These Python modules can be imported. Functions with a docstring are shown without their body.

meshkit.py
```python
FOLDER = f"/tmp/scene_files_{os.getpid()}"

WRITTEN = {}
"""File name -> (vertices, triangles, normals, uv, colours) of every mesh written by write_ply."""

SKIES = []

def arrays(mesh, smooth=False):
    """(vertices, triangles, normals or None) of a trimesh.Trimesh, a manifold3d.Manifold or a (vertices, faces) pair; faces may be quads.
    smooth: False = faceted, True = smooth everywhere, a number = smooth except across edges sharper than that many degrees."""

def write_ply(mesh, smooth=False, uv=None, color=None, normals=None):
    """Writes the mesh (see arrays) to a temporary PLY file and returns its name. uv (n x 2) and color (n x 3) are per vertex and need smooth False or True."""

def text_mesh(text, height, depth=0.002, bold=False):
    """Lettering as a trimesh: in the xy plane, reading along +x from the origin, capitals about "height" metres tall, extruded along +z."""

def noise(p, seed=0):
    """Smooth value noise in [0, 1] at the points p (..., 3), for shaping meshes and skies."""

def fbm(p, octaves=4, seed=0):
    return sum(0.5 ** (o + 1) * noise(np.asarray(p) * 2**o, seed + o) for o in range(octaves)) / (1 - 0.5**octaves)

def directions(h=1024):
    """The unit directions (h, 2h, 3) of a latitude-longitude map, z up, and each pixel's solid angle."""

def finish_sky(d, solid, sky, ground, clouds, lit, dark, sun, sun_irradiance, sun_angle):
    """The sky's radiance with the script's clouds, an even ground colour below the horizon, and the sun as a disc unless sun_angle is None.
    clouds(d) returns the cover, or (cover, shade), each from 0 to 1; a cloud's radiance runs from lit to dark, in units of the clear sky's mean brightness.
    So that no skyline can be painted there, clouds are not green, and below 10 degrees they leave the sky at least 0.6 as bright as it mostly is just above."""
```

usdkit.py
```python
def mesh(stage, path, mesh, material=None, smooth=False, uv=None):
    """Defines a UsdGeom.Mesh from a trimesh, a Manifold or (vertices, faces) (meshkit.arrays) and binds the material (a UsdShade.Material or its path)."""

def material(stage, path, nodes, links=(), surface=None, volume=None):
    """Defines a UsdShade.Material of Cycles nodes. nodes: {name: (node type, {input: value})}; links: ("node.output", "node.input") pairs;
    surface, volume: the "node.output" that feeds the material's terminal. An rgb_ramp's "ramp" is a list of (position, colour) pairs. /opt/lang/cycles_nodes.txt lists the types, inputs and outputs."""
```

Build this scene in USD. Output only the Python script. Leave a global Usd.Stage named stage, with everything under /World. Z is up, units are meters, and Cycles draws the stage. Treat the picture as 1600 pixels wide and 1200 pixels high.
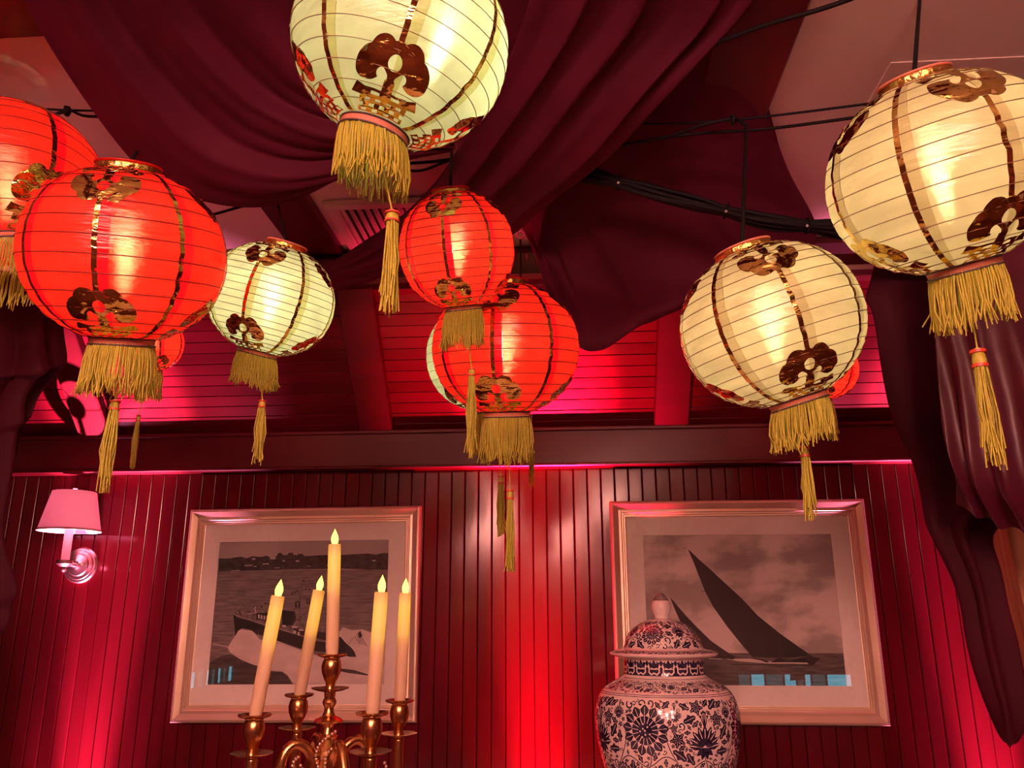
import math, random, re
import numpy as np, trimesh, usdkit, meshkit
from pxr import Usd, UsdGeom, UsdLux, UsdShade, Gf, Sdf
from scipy.interpolate import CubicSpline, RectBivariateSpline, PchipInterpolator
from shapely.geometry import Polygon, LineString, Point, box as sbox
from shapely import affinity
from shapely.ops import unary_union
import manifold3d as m3

random.seed(7)
RNG = np.random.default_rng(7)
stage = Usd.Stage.CreateInMemory()
UsdGeom.SetStageUpAxis(stage, 'Z')
UsdGeom.SetStageMetersPerUnit(stage, 1.0)
UsdGeom.Xform.Define(stage, '/World')

# ------------------------------------------------------------------ camera
FPX, YAW, PITCH, ROLL = 1270.0, math.radians(4.05), math.radians(15.85), math.radians(-0.13)
D = 2.75                                   # camera to panelled wall (the wall is the plane y = 0)
CAM = np.array([0.0, -D, 1.5])
FWD = np.array([-math.sin(YAW) * math.cos(PITCH), math.cos(YAW) * math.cos(PITCH), math.sin(PITCH)])
_r = np.array([math.cos(YAW), math.sin(YAW), 0.0]); _u = np.cross(_r, FWD)
RIGHT = math.cos(ROLL) * _r + math.sin(ROLL) * _u
UP = math.cos(ROLL) * _u - math.sin(ROLL) * _r
cam = UsdGeom.Camera.Define(stage, '/World/camera')
cam.CreateHorizontalApertureAttr(36.0); cam.CreateVerticalApertureAttr(27.0)
cam.CreateFocalLengthAttr(36.0 * FPX / 1600.0)
cam.CreateClippingRangeAttr(Gf.Vec2f(0.05, 100.0))
cam.CreateExposureAttr(0.0)
_m = np.eye(4); _m[0, :3], _m[1, :3], _m[2, :3], _m[3, :3] = RIGHT, UP, -FWD, CAM
cam.AddTransformOp().Set(Gf.Matrix4d(*_m.ravel().tolist()))

# light levels (lamps are built further down with their fittings; these are their strengths)
BULB_W, BULB_R = 100.0, 150.0               # bulbs in the cream and the red lanterns
UNSEEN_LAMP = 82.0                            # unseen globe lamps that light the wall, pictures and drapes
UNSEEN_LAMP_COL = (1.0, 0.39, 0.31)  # pink tint of the unseen lamps
UPLIGHT = 46000.0                             # red uplights on the floor along the wall
HC = 2.62                                  # ceiling height

# ------------------------------------------------------------------ geometry helpers
def ray(px, py):
    return FWD * FPX + RIGHT * (px - 800.0) + UP * (600.0 - py)
def at(px, py, dy):
    d = ray(px, py); return CAM + d * (dy / d[1])
def at_z(px, py, z):
    d = ray(px, py); return CAM + d * ((z - CAM[2]) / d[2])
def at_r(px, py, dist):
    d = ray(px, py); return CAM + d / np.linalg.norm(d) * dist
def px_size(p):                            # metres per pixel at point p
    return float((np.asarray(p) - CAM) @ FWD) / FPX

def cat(ms):
    ms = [(np.asarray(m.vertices), np.asarray(m.faces)) if hasattr(m, 'vertices') else m for m in ms]
    v, f, n = [], [], 0
    for a, b in ms:
        v.append(a); f.append(np.asarray(b) + n); n += len(a)
    return np.vstack(v), np.vstack(f)
def moved(m, t=(0, 0, 0), M=None):
    v, f = (np.asarray(m.vertices), np.asarray(m.faces)) if hasattr(m, 'vertices') else m
    if M is not None: v = v @ np.asarray(M).T
    return v + np.asarray(t), f
def box(x0, x1, y0, y1, z0, z1, ch=0.0):
    if ch <= 0:
        m = trimesh.creation.box([x1 - x0, y1 - y0, z1 - z0]); m.apply_translation([(x0 + x1) / 2, (y0 + y1) / 2, (z0 + z1) / 2])
        return np.array(m.vertices), np.array(m.faces)
    pts = []
    for x, y, z in np.ndindex(2, 2, 2):
        X, Y, Z = (x0, x1)[x], (y0, y1)[y], (z0, z1)[z]
        sx, sy, sz = 1 - 2 * x, 1 - 2 * y, 1 - 2 * z
        pts += [(X + sx * ch, Y + sy * ch, Z), (X + sx * ch, Y, Z + sz * ch), (X, Y + sy * ch, Z + sz * ch)]
    h = trimesh.convex.convex_hull(np.array(pts))
    return np.array(h.vertices), np.array(h.faces)
def frames(P):
    t = np.gradient(P, axis=0); t /= np.linalg.norm(t, axis=1, keepdims=True) + 1e-12
    a = np.cross(t[0], [0, 0, 1.0] if abs(t[0][2]) < 0.9 else [1.0, 0, 0]); a /= np.linalg.norm(a)
    A = []
    for k in range(len(P)):
        a = a - t[k] * (a @ t[k]); a /= np.linalg.norm(a) + 1e-12; A.append(a)
    A = np.array(A); return t, A, np.cross(t, A)
def tube(P, r, sides=8, caps=True):
    P = np.asarray(P, float); r = np.broadcast_to(np.asarray(r, float), (len(P),))
    _, A, B = frames(P); ang = np.arange(sides) * 2 * np.pi / sides
    v = (P[:, None] + r[:, None, None] * (np.cos(ang)[None, :, None] * A[:, None] + np.sin(ang)[None, :, None] * B[:, None])).reshape(-1, 3)
    i, j = np.meshgrid(np.arange(len(P) - 1), np.arange(sides), indexing='ij'); j2 = (j + 1) % sides
    q = np.stack([i * sides + j, i * sides + j2, (i + 1) * sides + j2, (i + 1) * sides + j], -1).reshape(-1, 4)
    f = np.vstack([q[:, [0, 1, 2]], q[:, [0, 2, 3]]])
    if caps:
        n = len(v); v = np.vstack([v, P[:1], P[-1:]]); e = (len(P) - 1) * sides
        k = np.arange(sides); k2 = (k + 1) % sides
        f = np.vstack([f, np.stack([np.full(sides, n), k2, k], 1), np.stack([np.full(sides, n + 1), e + k, e + k2], 1)])
    return v, f
def spline(P, n=40):
    P = np.asarray(P, float); s = np.r_[0, np.cumsum(np.linalg.norm(np.diff(P, axis=0), axis=1))]
    return CubicSpline(s, P, bc_type='natural')(np.linspace(0, s[-1], n)) if len(P) > 2 else np.linspace(P[0], P[-1], n)
def lathe(prof, sides=48, smooth_n=0):
    """prof: (r, z) pairs from bottom to top; ends are closed when r is 0"""
    p = np.asarray(prof, float)
    if smooth_n:
        s = np.r_[0, np.cumsum(np.linalg.norm(np.diff(p, axis=0), axis=1))]
        p = PchipInterpolator(s, p)(np.linspace(0, s[-1], smooth_n)); p[:, 0] = np.maximum(p[:, 0], 0)
    ang = np.arange(sides) * 2 * np.pi / sides
    v = np.stack([p[:, None, 0] * np.cos(ang), p[:, None, 0] * np.sin(ang), np.broadcast_to(p[:, None, 1], (len(p), sides))], -1).reshape(-1, 3)
    i, j = np.meshgrid(np.arange(len(p) - 1), np.arange(sides), indexing='ij'); j2 = (j + 1) % sides
    q = np.stack([i * sides + j, i * sides + j2, (i + 1) * sides + j2, (i + 1) * sides + j], -1).reshape(-1, 4)
    return v, np.vstack([q[:, [0, 1, 2]], q[:, [0, 2, 3]]])
def grid_mesh(P, thick=0.0):
    """P (n, m, 3): a sheet; thick > 0 gives it two faces and closed rims"""
    n, m = P.shape[:2]
    i, j = np.meshgrid(np.arange(n - 1), np.arange(m - 1), indexing='ij')
    q = np.stack([i * m + j, i * m + j + 1, (i + 1) * m + j + 1, (i + 1) * m + j], -1).reshape(-1, 4)
    f = np.vstack([q[:, [0, 1, 2]], q[:, [0, 2, 3]]]); v = P.reshape(-1, 3)
    if thick <= 0: return v, f
    N = np.cross(np.gradient(P, axis=0), np.gradient(P, axis=1)); N /= np.linalg.norm(N, axis=2, keepdims=True) + 1e-12
    w = (P - N * thick).reshape(-1, 3); k = n * m
    rim = np.r_[np.arange(m), np.arange(1, n) * m + m - 1, (n - 1) * m + np.arange(m - 2, -1, -1), np.arange(n - 2, 0, -1) * m]
    r2 = np.roll(rim, -1)
    side = np.vstack([np.stack([rim, r2 + k, r2], 1), np.stack([rim, rim + k, r2 + k], 1)])
    return np.vstack([v, w]), np.vstack([f, f[:, ::-1] + k, side])
def tri(poly, edge=None):
    out = []
    for g in getattr(poly, 'geoms', [poly]):
        if g.geom_type != 'Polygon' or g.area < 1e-9: continue
        v, f = trimesh.creation.triangulate_polygon(g, engine='earcut')
        v3 = np.c_[v, np.zeros(len(v))]
        if edge: v3, f = trimesh.remesh.subdivide_to_size(v3, f, edge, max_iter=12)
        out.append((v3, f))
    return cat(out)
def extrude(poly, h):
    out = [trimesh.creation.extrude_polygon(g, h, engine='earcut') for g in getattr(poly, 'geoms', [poly]) if g.geom_type == 'Polygon' and g.area > 1e-10]
    return cat(out)
def ico(r, c=(0, 0, 0), n=1):
    m = trimesh.creation.icosphere(n, r); return np.array(m.vertices) + np.asarray(c), np.array(m.faces)
def frame_from_z(z):
    z = np.asarray(z, float) / np.linalg.norm(z)
    x = np.cross([0, 1.0, 0], z); x /= np.linalg.norm(x); return np.stack([x, np.cross(z, x), z], 1)

# ------------------------------------------------------------------ scene helpers
_used = {}
def numbered(name, parent):
    k = (parent, name); n = _used.get(k, 0); _used[k] = n + 1
    return name if n == 0 else f'{name}_{n:03d}'
def tag(prim, label=None, cat_=None, group=None, kind=None):
    for k, v in (('label', label), ('category', cat_), ('group', group), ('kind', kind)):
        if v: prim.SetCustomDataByKey(k, v)
    return prim
def thing(name, label, cat_, loc=(0, 0, 0), group=None, kind=None):
    x = UsdGeom.Xform.Define(stage, '/World/' + numbered(name, '/World')); x.AddTranslateOp().Set(Gf.Vec3d(*map(float, loc)))
    return tag(x.GetPrim(), label, cat_, group, kind)
def obj(name, mesh, mat, parent=None, smooth=False, label=None, cat_=None, group=None, kind=None):
    base = str(parent.GetPath()) if parent is not None else '/World'
    m = usdkit.mesh(stage, base + '/' + numbered(name, base), mesh, mat, smooth=smooth)
    return tag(m.GetPrim(), label, cat_, group, kind)
L = '/World/Looks/'
def mat(name, nodes, links, surface='p.BSDF'):
    return usdkit.material(stage, L + name, nodes, links, surface=surface)
def plain(name, col, rough=0.5, metallic=0.0, spec=0.5, **kw):
    return mat(name, {'p': ('principled_bsdf', dict(base_color=col, roughness=rough, metallic=metallic, specular_ior_level=spec, **kw))}, [])
def noisy(name, c1, c2, scale=(8, 8, 8), rough=0.5, bump=0.0, bscale=None, detail=4, metallic=0.0, spec=0.5, dist=0.01, lo=0.35, hi=0.65, **kw):
    nodes = {'tc': ('texture_coordinate', {}), 'mp': ('mapping', {'scale': scale}), 'n': ('noise_texture', {'scale': 1.0, 'detail': detail}),
             'r': ('rgb_ramp', {'ramp': [(lo, c1), (hi, c2)]}), 'p': ('principled_bsdf', dict(roughness=rough, metallic=metallic, specular_ior_level=spec, **kw))}
    links = [('tc.object', 'mp.vector'), ('mp.vector', 'n.vector'), ('n.fac', 'r.fac'), ('r.color', 'p.base_color')]
    if bump:
        nodes['mp2'] = ('mapping', {'scale': bscale or scale}); nodes['n2'] = ('noise_texture', {'scale': 1.0, 'detail': 3})
        nodes['b'] = ('bump', {'strength': bump, 'distance': dist})
        links += [('tc.object', 'mp2.vector'), ('mp2.vector', 'n2.vector'), ('n2.fac', 'b.height'), ('b.normal', 'p.normal')]
    return mat(name, nodes, links)

# ------------------------------------------------------------------ materials
def lacquer(name, c1, c2, scale, rough=0.16):
    return noisy(name, c1, c2, scale=scale, rough=rough, spec=0.36, bump=0.12, bscale=tuple(s * 1.3 for s in scale), dist=0.004, coat_weight=0.06, coat_roughness=0.08)
M = {}
for k, (a, b) in enumerate([((.085, .003, .008), (.105, .0045, .0105)), ((.075, .0025, .007), (.092, .0035, .009)), ((.095, .004, .010), (.112, .005, .012))]):
    M[f'lac{k}'] = lacquer(f'lacquered_board_{"abc"[k]}', a, b, (14, 14, 2.2))
    M[f'lach{k}'] = lacquer(f'lacquered_lining_{"abc"[k]}', a, b, (2.2, 14, 14), 0.2)
M['trim'] = lacquer('lacquered_trim', (.070, .0026, .006), (.088, .003, .008), (2.0, 12, 12), 0.36)
M['groove'] = plain('groove_red', (.05, .002, .006), 0.5)
M['maroon'] = plain('maroon_paint', (.085, .005, .010), 0.3)
M['ceiling'] = noisy('ceiling_plaster', (.70, .60, .56), (.76, .66, .62), scale=(3, 3, 3), rough=0.85, bump=0.05, bscale=(90, 90, 90), dist=0.003)
M['panel'] = plain('ceiling_panel_paint', (.70, .60, .56), 0.8)
M['oldwood'] = noisy('old_timber', (.17, .105, .07), (.40, .27, .18), scale=(1.6, 22, 30), rough=0.75, bump=0.5, bscale=(2, 30, 40), dist=0.01, detail=6)
M['postwood'] = noisy('post_timber', (.34, .17, .07), (.62, .36, .17), scale=(22, 22, 1.6), rough=0.65, bump=0.4, bscale=(30, 30, 2), dist=0.01, detail=6)
M['floor'] = noisy('floor_carpet', (.06, .012, .015), (.09, .02, .022), scale=(30, 30, 30), rough=0.95)
M['roomwall'] = plain('room_wall_paint', (.16, .03, .03), 0.6)
M['black'] = plain('cable_black', (.006, .005, .006), 0.7, 0.0, 0.2)
M['zip'] = plain('cable_tie_clip', (.35, .33, .33), 0.3)
M['steel'] = plain('steel', (.6, .58, .56), 0.25, 1.0)
M['vent'] = plain('vent_enamel', (.78, .70, .68), 0.4)
M['ventdark'] = plain('vent_dark', (.03, .015, .015), 0.8)
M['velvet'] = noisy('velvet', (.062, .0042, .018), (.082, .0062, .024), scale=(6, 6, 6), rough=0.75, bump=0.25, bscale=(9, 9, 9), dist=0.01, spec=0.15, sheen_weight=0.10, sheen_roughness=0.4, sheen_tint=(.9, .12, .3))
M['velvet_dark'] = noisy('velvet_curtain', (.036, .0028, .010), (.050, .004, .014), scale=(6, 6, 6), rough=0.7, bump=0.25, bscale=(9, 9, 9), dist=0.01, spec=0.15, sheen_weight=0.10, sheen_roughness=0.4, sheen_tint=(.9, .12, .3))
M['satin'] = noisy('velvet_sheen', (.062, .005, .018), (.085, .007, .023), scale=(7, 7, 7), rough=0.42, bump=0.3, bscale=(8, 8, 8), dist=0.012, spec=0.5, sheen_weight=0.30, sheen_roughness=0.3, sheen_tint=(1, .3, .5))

def silk(name, through, face, t=0.62, glow=0.036, rough=0.13, streak=None):
    """thin silk: part reflected, part scattered through, a little passed on by the level threads, which draw the bulb out into an upright streak"""
    nodes = {'tc': ('texture_coordinate', {}), 'mp': ('mapping', {'scale': (16, 16, 90)}), 'n': ('noise_texture', {'scale': 1.0, 'detail': 3}),
             'b': ('bump', {'strength': 0.55, 'distance': 0.008}),
             'mp3': ('mapping', {'scale': (30, 30, 1500)}), 'n3': ('noise_texture', {'scale': 1.0, 'detail': 2}), 'b3': ('bump', {'strength': 1.0, 'distance': 0.0016}),
             'mp2': ('mapping', {'scale': (9, 9, 22)}), 'n2': ('noise_texture', {'scale': 1.0, 'detail': 6, 'distortion': 1.2}),
             'r': ('rgb_ramp', {'ramp': [(.32, tuple(c * .70 for c in through)), (.68, through)]}),
             'd': ('diffuse_bsdf', {'color': face}), 't': ('translucent_bsdf', {}), 'm1': ('mix_closure', {'fac': t}),
             'f': ('refraction_bsdf', {'color': streak or through, 'roughness': rough, 'IOR': 1.25}), 'm2': ('mix_closure', {'fac': glow}),
             'g': ('glossy_bsdf', {'color': (1, .95, .9), 'roughness': 0.28}), 'm3': ('mix_closure', {'fac': 0.05})}
    return mat(name, nodes, [('tc.object', 'mp.vector'), ('mp.vector', 'n.vector'), ('n.fac', 'b.height'), ('b.normal', 'g.normal'), ('b.normal', 'd.normal'), 
                             ('tc.object', 'mp3.vector'), ('mp3.vector', 'n3.vector'), ('n3.fac', 'b3.height'), ('b3.normal', 'f.normal'),
                             ('tc.object', 'mp2.vector'), ('mp2.vector', 'n2.vector'), ('n2.fac', 'r.fac'), ('r.color', 't.color'),
                             ('d.BSDF', 'm1.closure1'), ('t.BSDF', 'm1.closure2'), ('m1.closure', 'm2.closure1'), ('f.BSDF', 'm2.closure2'),
                             ('m2.closure', 'm3.closure1'), ('g.BSDF', 'm3.closure2')], 'm3.closure')
SILK = {'cream': (silk('cream_silk', (.74, .57, .27), (.46, .42, .24)), silk('cream_silk_seam', (.50, .36, .14), (.46, .38, .2), glow=.04)),
        'ivory': (silk('ivory_silk', (.72, .73, .36), (.40, .46, .28)), silk('ivory_silk_seam', (.54, .52, .16), (.38, .40, .16), glow=.04)),
        'red': (silk('red_silk', (.85, .026, .014), (.70, .02, .015), glow=.030, streak=(1, .36, .2)), silk('red_silk_seam', (.62, .004, .012), (.62, .012, .02), glow=.03))}
M['gold'] = noisy('gold_foil', (.62, .46, .10), (.82, .66, .20), scale=(40, 40, 40), rough=0.13, bump=0.5, bscale=(26, 26, 60), dist=0.01, metallic=1.0)
M['goldtrim'] = noisy('gold_braid', (.55, .34, .08), (.75, .48, .15), scale=(60, 60, 60), rough=0.25, bump=0.6, bscale=(120, 120, 60), dist=0.006, metallic=1.0)
M['wire'] = plain('rib_wire', (.20, .11, .05), 0.5)
M['wire_red'] = plain('rib_wire_red', (.16, .006, .006), 0.5)
M['fringe'] = mat('fringe_thread', {'tc': ('texture_coordinate', {}), 'n': ('noise_texture', {'scale': 160.0, 'detail': 2}),
    'r': ('rgb_ramp', {'ramp': [(.3, (.48, .50, .05)), (.7, (.64, .66, .10))]}), 'd': ('principled_bsdf', {'roughness': .45, 'specular_ior_level': .4}),
    't': ('translucent_bsdf', {'color': (.8, .66, .12)}), 'm': ('mix_closure', {'fac': .3})},
    [('tc.object', 'n.vector'), ('n.fac', 'r.fac'), ('r.color', 'd.base_color'), ('d.BSDF', 'm.closure1'), ('t.BSDF', 'm.closure2')], 'm.closure')
M['collar'] = plain('collar_tape', (.55, .20, .13), 0.6)
M['piping'] = plain('collar_piping', (.09, .06, .07), 0.5)
M['binding'] = plain('tassel_binding', (.62, .06, .03), 0.4)
M['socket'] = plain('lamp_socket', (.02, .02, .02), 0.5)
def emit(name, col, s):
    return mat(name, {'e': ('emission', {'color': col, 'strength': s})}, [], 'e.emission')
M['bulb_ivory'] = emit('bulb_cool', (1.0, .97, .84), BULB_W)
M['bulb_cream'] = emit('bulb_warm', (1.0, .92, .74), BULB_W)
M['bulb_red'] = emit('bulb_amber', (1.0, .80, .50), BULB_R)
M['frame'] = noisy('champagne_frame', (.78, .65, .47), (.84, .71, .53), scale=(8, 8, 8), rough=0.40, bump=0.05, bscale=(6, 60, 60), dist=0.002, metallic=0.65)
M['mount'] = noisy('mount_board', (.80, .74, .68), (.84, .78, .72), scale=(60, 60, 60), rough=0.9)
M['glass'] = mat('picture_glass', {'t': ('transparent_bsdf', {'color': (.97, .97, .97)}), 'g': ('glossy_bsdf', {'color': (1, 1, 1), 'roughness': 0.01}), 'f': ('fresnel', {'IOR': 1.45}), 'm': ('mix_closure', {})},
                 [('f.fac', 'm.fac'), ('t.BSDF', 'm.closure1'), ('g.BSDF', 'm.closure2')], 'm.closure')
M['wax'] = mat('candle_wax', {'p': ('principled_bsdf', {'base_color': (.80, .66, .46), 'roughness': .45}), 't': ('translucent_bsdf', {'color': (.8, .6, .12)}), 'm': ('mix_closure', {'fac': .35})}, [('p.BSDF', 'm.closure1'), ('t.BSDF', 'm.closure2')], 'm.closure')
M['led'] = emit('candle_led', (1.0, .78, .12), 4.5)
M['flame'] = emit('flame_glow', (1.0, .82, .07), 5.5)
M['brass'] = noisy('old_brass', (.52, .27, .10), (.66, .37, .15), scale=(30, 30, 30), rough=0.22, metallic=1.0)
M['bead'] = plain('bead_chain', (.72, .55, .42), 0.25, 0.8)
M['porcelain'] = plain('porcelain_glaze', (.78, .70, .66), 0.10, coat_weight=0.6, coat_roughness=0.03)
M['cobalt'] = noisy('cobalt_glaze', (.012, .012, .030), (.045, .045, .095), scale=(70, 70, 70), rough=0.12, coat_weight=0.5, coat_roughness=0.04)
M['greyglaze'] = noisy('grey_glaze', (.10, .10, .10), (.22, .21, .20), scale=(60, 60, 60), rough=0.15)
M['shade'] = mat('lampshade_linen', {'d': ('diffuse_bsdf', {'color': (.90, .86, .83)}), 't': ('translucent_bsdf', {'color': (.8, .66, .62)}), 'm': ('mix_closure', {'fac': .22})},
                 [('d.BSDF', 'm.closure1'), ('t.BSDF', 'm.closure2')], 'm.closure')
M['sleeve'] = plain('candle_sleeve', (.78, .62, .52), 0.5)
M['nickel'] = plain('brushed_nickel', (.66, .52, .46), 0.26, 1.0)
M['unseen_lampglow'] = emit('unseen_globe_glow', UNSEEN_LAMP_COL, UNSEEN_LAMP)
M['white_metal'] = plain('white_metal', (.7, .65, .62), 0.4)
M['unseen_pane'] = emit('unseen_cyan_pane', (.16, .66, .85), 5.5)  # unseen cyan glow, placed to reflect in the picture glass
M['unseen_pane_dim'] = emit('unseen_cyan_pane_dim', (.16, .60, .66), .9)  # dimmer panes that break up the cyan reflection
M['cloth'] = plain('table_cloth', (.75, .66, .62), 0.8)
M['darkwood'] = noisy('dark_wood', (.06, .02, .012), (.11, .04, .022), scale=(2, 20, 20), rough=0.3)

# ------------------------------------------------------------------ the room
XL, XR, YB = -3.3, 3.3, -7.0
ZF0 = at(560, 733, D - 0.05)[2]            # fascia bottom
ZF1 = at(560, 675, D - 0.04)[2]            # fascia top
TSL = 0.385                                # how far the 45 degree slope comes forward
STRUCT = dict(kind='structure')
obj('floor', box(XL, XR, YB, 0.2, -0.1, 0.0), M['floor'], label='dark red carpeted floor of the dining room', cat_='floor', **STRUCT)
obj('wall_left', box(XL - 0.1, XL, YB, 0.2, 0, HC + .1), M['roomwall'], label='plain dark red side wall on the left, outside the picture', cat_='wall', **STRUCT)
obj('wall_right', box(XR, XR + 0.1, YB, 0.2, 0, HC + .1), M['roomwall'], label='plain dark red side wall on the right, outside the picture', cat_='wall', **STRUCT)
wr = thing('wall_rear', 'dark red rear wall behind the camera', 'wall', (0, 0, 0), **STRUCT)
obj('plaster', box(XL, XR, YB - 0.1, YB, 0, HC + .1), M['roomwall'], wr)

wf = thing('wall_back', 'glossy dark red wall of upright lacquered boards behind the two framed pictures', 'wall', **STRUCT)
obj('backing', box(XL, XR, 0.022, 0.12, 0.0, ZF1), M['groove'], wf)
BW = 0.0462; bx = -2.32; k = 0
bprof = np.array([(-.5 * BW + .0004, .022), (-.5 * BW + .0004, .0032), (-.5 * BW + .0016, .0008), (-.5 * BW + .0036, 0), (.5 * BW - .0036, 0), (.5 * BW - .0016, .0008), (.5 * BW - .0004, .0032), (.5 * BW - .0004, .022)])
while bx < 2.32:
    dyb = RNG.uniform(-.0006, .0006)
    pp = np.array([(x * (1 + RNG.uniform(-.008, .0)), y + (dyb if y < .02 else 0)) for x, y in bprof])
    m_ = trimesh.creation.extrude_polygon(Polygon(pp), ZF0 + 0.02, engine='earcut')
    obj('board', moved(m_, (bx, 0, 0)), M[f'lac{RNG.integers(3)}'], wf, smooth=20)
    bx += BW; k += 1
# sloped lining above
ws = thing('wall_upper', 'sloping red lining of level lacquered boards above the ledge', 'wall', **STRUCT)
SL = np.array([0, -math.sqrt(.5), math.sqrt(.5)]); SN = np.array([0, -math.sqrt(.5), -math.sqrt(.5)])   # up the slope; out of it
S0 = np.array([0, 0.0, ZF1]); SLEN = TSL * math.sqrt(2)
def slope_box(x0, x1, s0, s1, n0, n1, ch=0.0):
    v, f = box(x0, x1, s0, s1, n0, n1, ch)
    return S0 + v[:, :1] * np.array([1.0, 0, 0]) + v[:, 1:2] * SL + v[:, 2:3] * SN, f[:, ::-1]
obj('backing', slope_box(XL, XR, -0.05, SLEN + .1, -0.1, -0.014), M['groove'], ws)
s, BH = 0.0, 0.0415
while s < SLEN - .005:
    obj('board', slope_box(XL, XR, s + .0005, min(s + BH, SLEN + .03) - .0005, -.014, 0.0 + RNG.uniform(-.0005, .0005), .0016), M[f'lach{RNG.integers(3)}'], ws)
    s += BH
def on_slope(px, py):
    d = ray(px, py); t = ((S0 - CAM) @ SN) / (d @ SN); return CAM + d * t
RAFT = [(on_slope(591, 672)[0]), on_slope(1047, 662)[0]]
gap = RAFT[1] - RAFT[0]
tr = thing('trim_1', 'red painted rafters crossing the sloping lining', 'rafter', **STRUCT)
for x in (RAFT[0] - gap, RAFT[0], RAFT[1], RAFT[1] + gap):
    obj('rafter', slope_box(x - .058, x + .058, 0.004, SLEN + .02, 0.001, 0.034, .004), M['trim'], tr)
# fascia / ledge
t2 = thing('trim_2', 'wide dark red fascia board with a lit lower edge above the pictures', 'ledge', **STRUCT)
obj('fascia_board', box(XL, XR, -0.042, 0.02, ZF0 + .010, ZF1 - .006, .003), M['trim'], t2)
obj('lower_bead', box(XL, XR, -0.052, 0.0, ZF0, ZF0 + .012, .004), M['trim'], t2)
obj('upper_bead', box(XL, XR, -0.050, 0.004, ZF1 - .010, ZF1 + .004, .003), M['trim'], t2)
# red cornice at the head of the slope, rough beam, ceiling
SY, SZ = -TSL, ZF1 + TSL
t3 = thing('trim_3', 'narrow red cornice under the rough timber beam', 'cornice', **STRUCT)
obj('cornice_board', box(XL, XR, SY - .018, SY + .06, SZ - .004, SZ + .012, .003), M['trim'], t3)
obj('cornice_bead', box(XL, XR, SY - .026, SY + .02, SZ - .014, SZ - .002, .003), M['trim'], t3)
bm = thing('trim_4', 'rough brown timber beam under the ceiling', 'beam', **STRUCT)
bv = trimesh.creation.box([XR - XL, .16, HC - SZ - .012]); bv = bv.subdivide().subdivide().subdivide().subdivide()
bvv = np.array(bv.vertices); bvv[:, 1] += (meshkit.fbm(bvv * [3, 9, 14], 3, 4) - .5) * .012
obj('timber', (bvv + [0, SY + .068, (HC + SZ + .012) / 2], np.array(bv.faces)), M['oldwood'], bm, smooth=40)
obj('ceiling', box(XL, XR, YB, 0.2, HC, HC + .1), M['ceiling'], label='pale plaster ceiling seen between the drapes', cat_='ceiling', **STRUCT)
# painted ceiling battens
cb = thing('trim_5', 'maroon painted battens running across the ceiling', 'batten', **STRUCT)
def cbat(pA, pB, pC):
    a, b, c = (at_z(*p, HC) for p in (pA, pB, pC)); return a, b, c
a = at_z(415, 323, HC)[0]; b = at_z(500, 312, HC)[0]
obj('batten', box(a, b - .02, -3.2, SY - .04, HC - .025, HC + .01, .004), M['maroon'], cb)
a = at_z(1105, 80, HC)[0]; b = at_z(1230, 80, HC)[0]
obj('batten', box(a, b, -3.2, SY - .04, HC - .025, HC + .01, .004), M['maroon'], cb)
yb = at_z(30, 45, HC)[1]
obj('batten', box(XL, at_z(415, 323, HC)[0] - .004, yb - .2, yb, HC - .024, HC + .01, .004), M['maroon'], cb)
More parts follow.
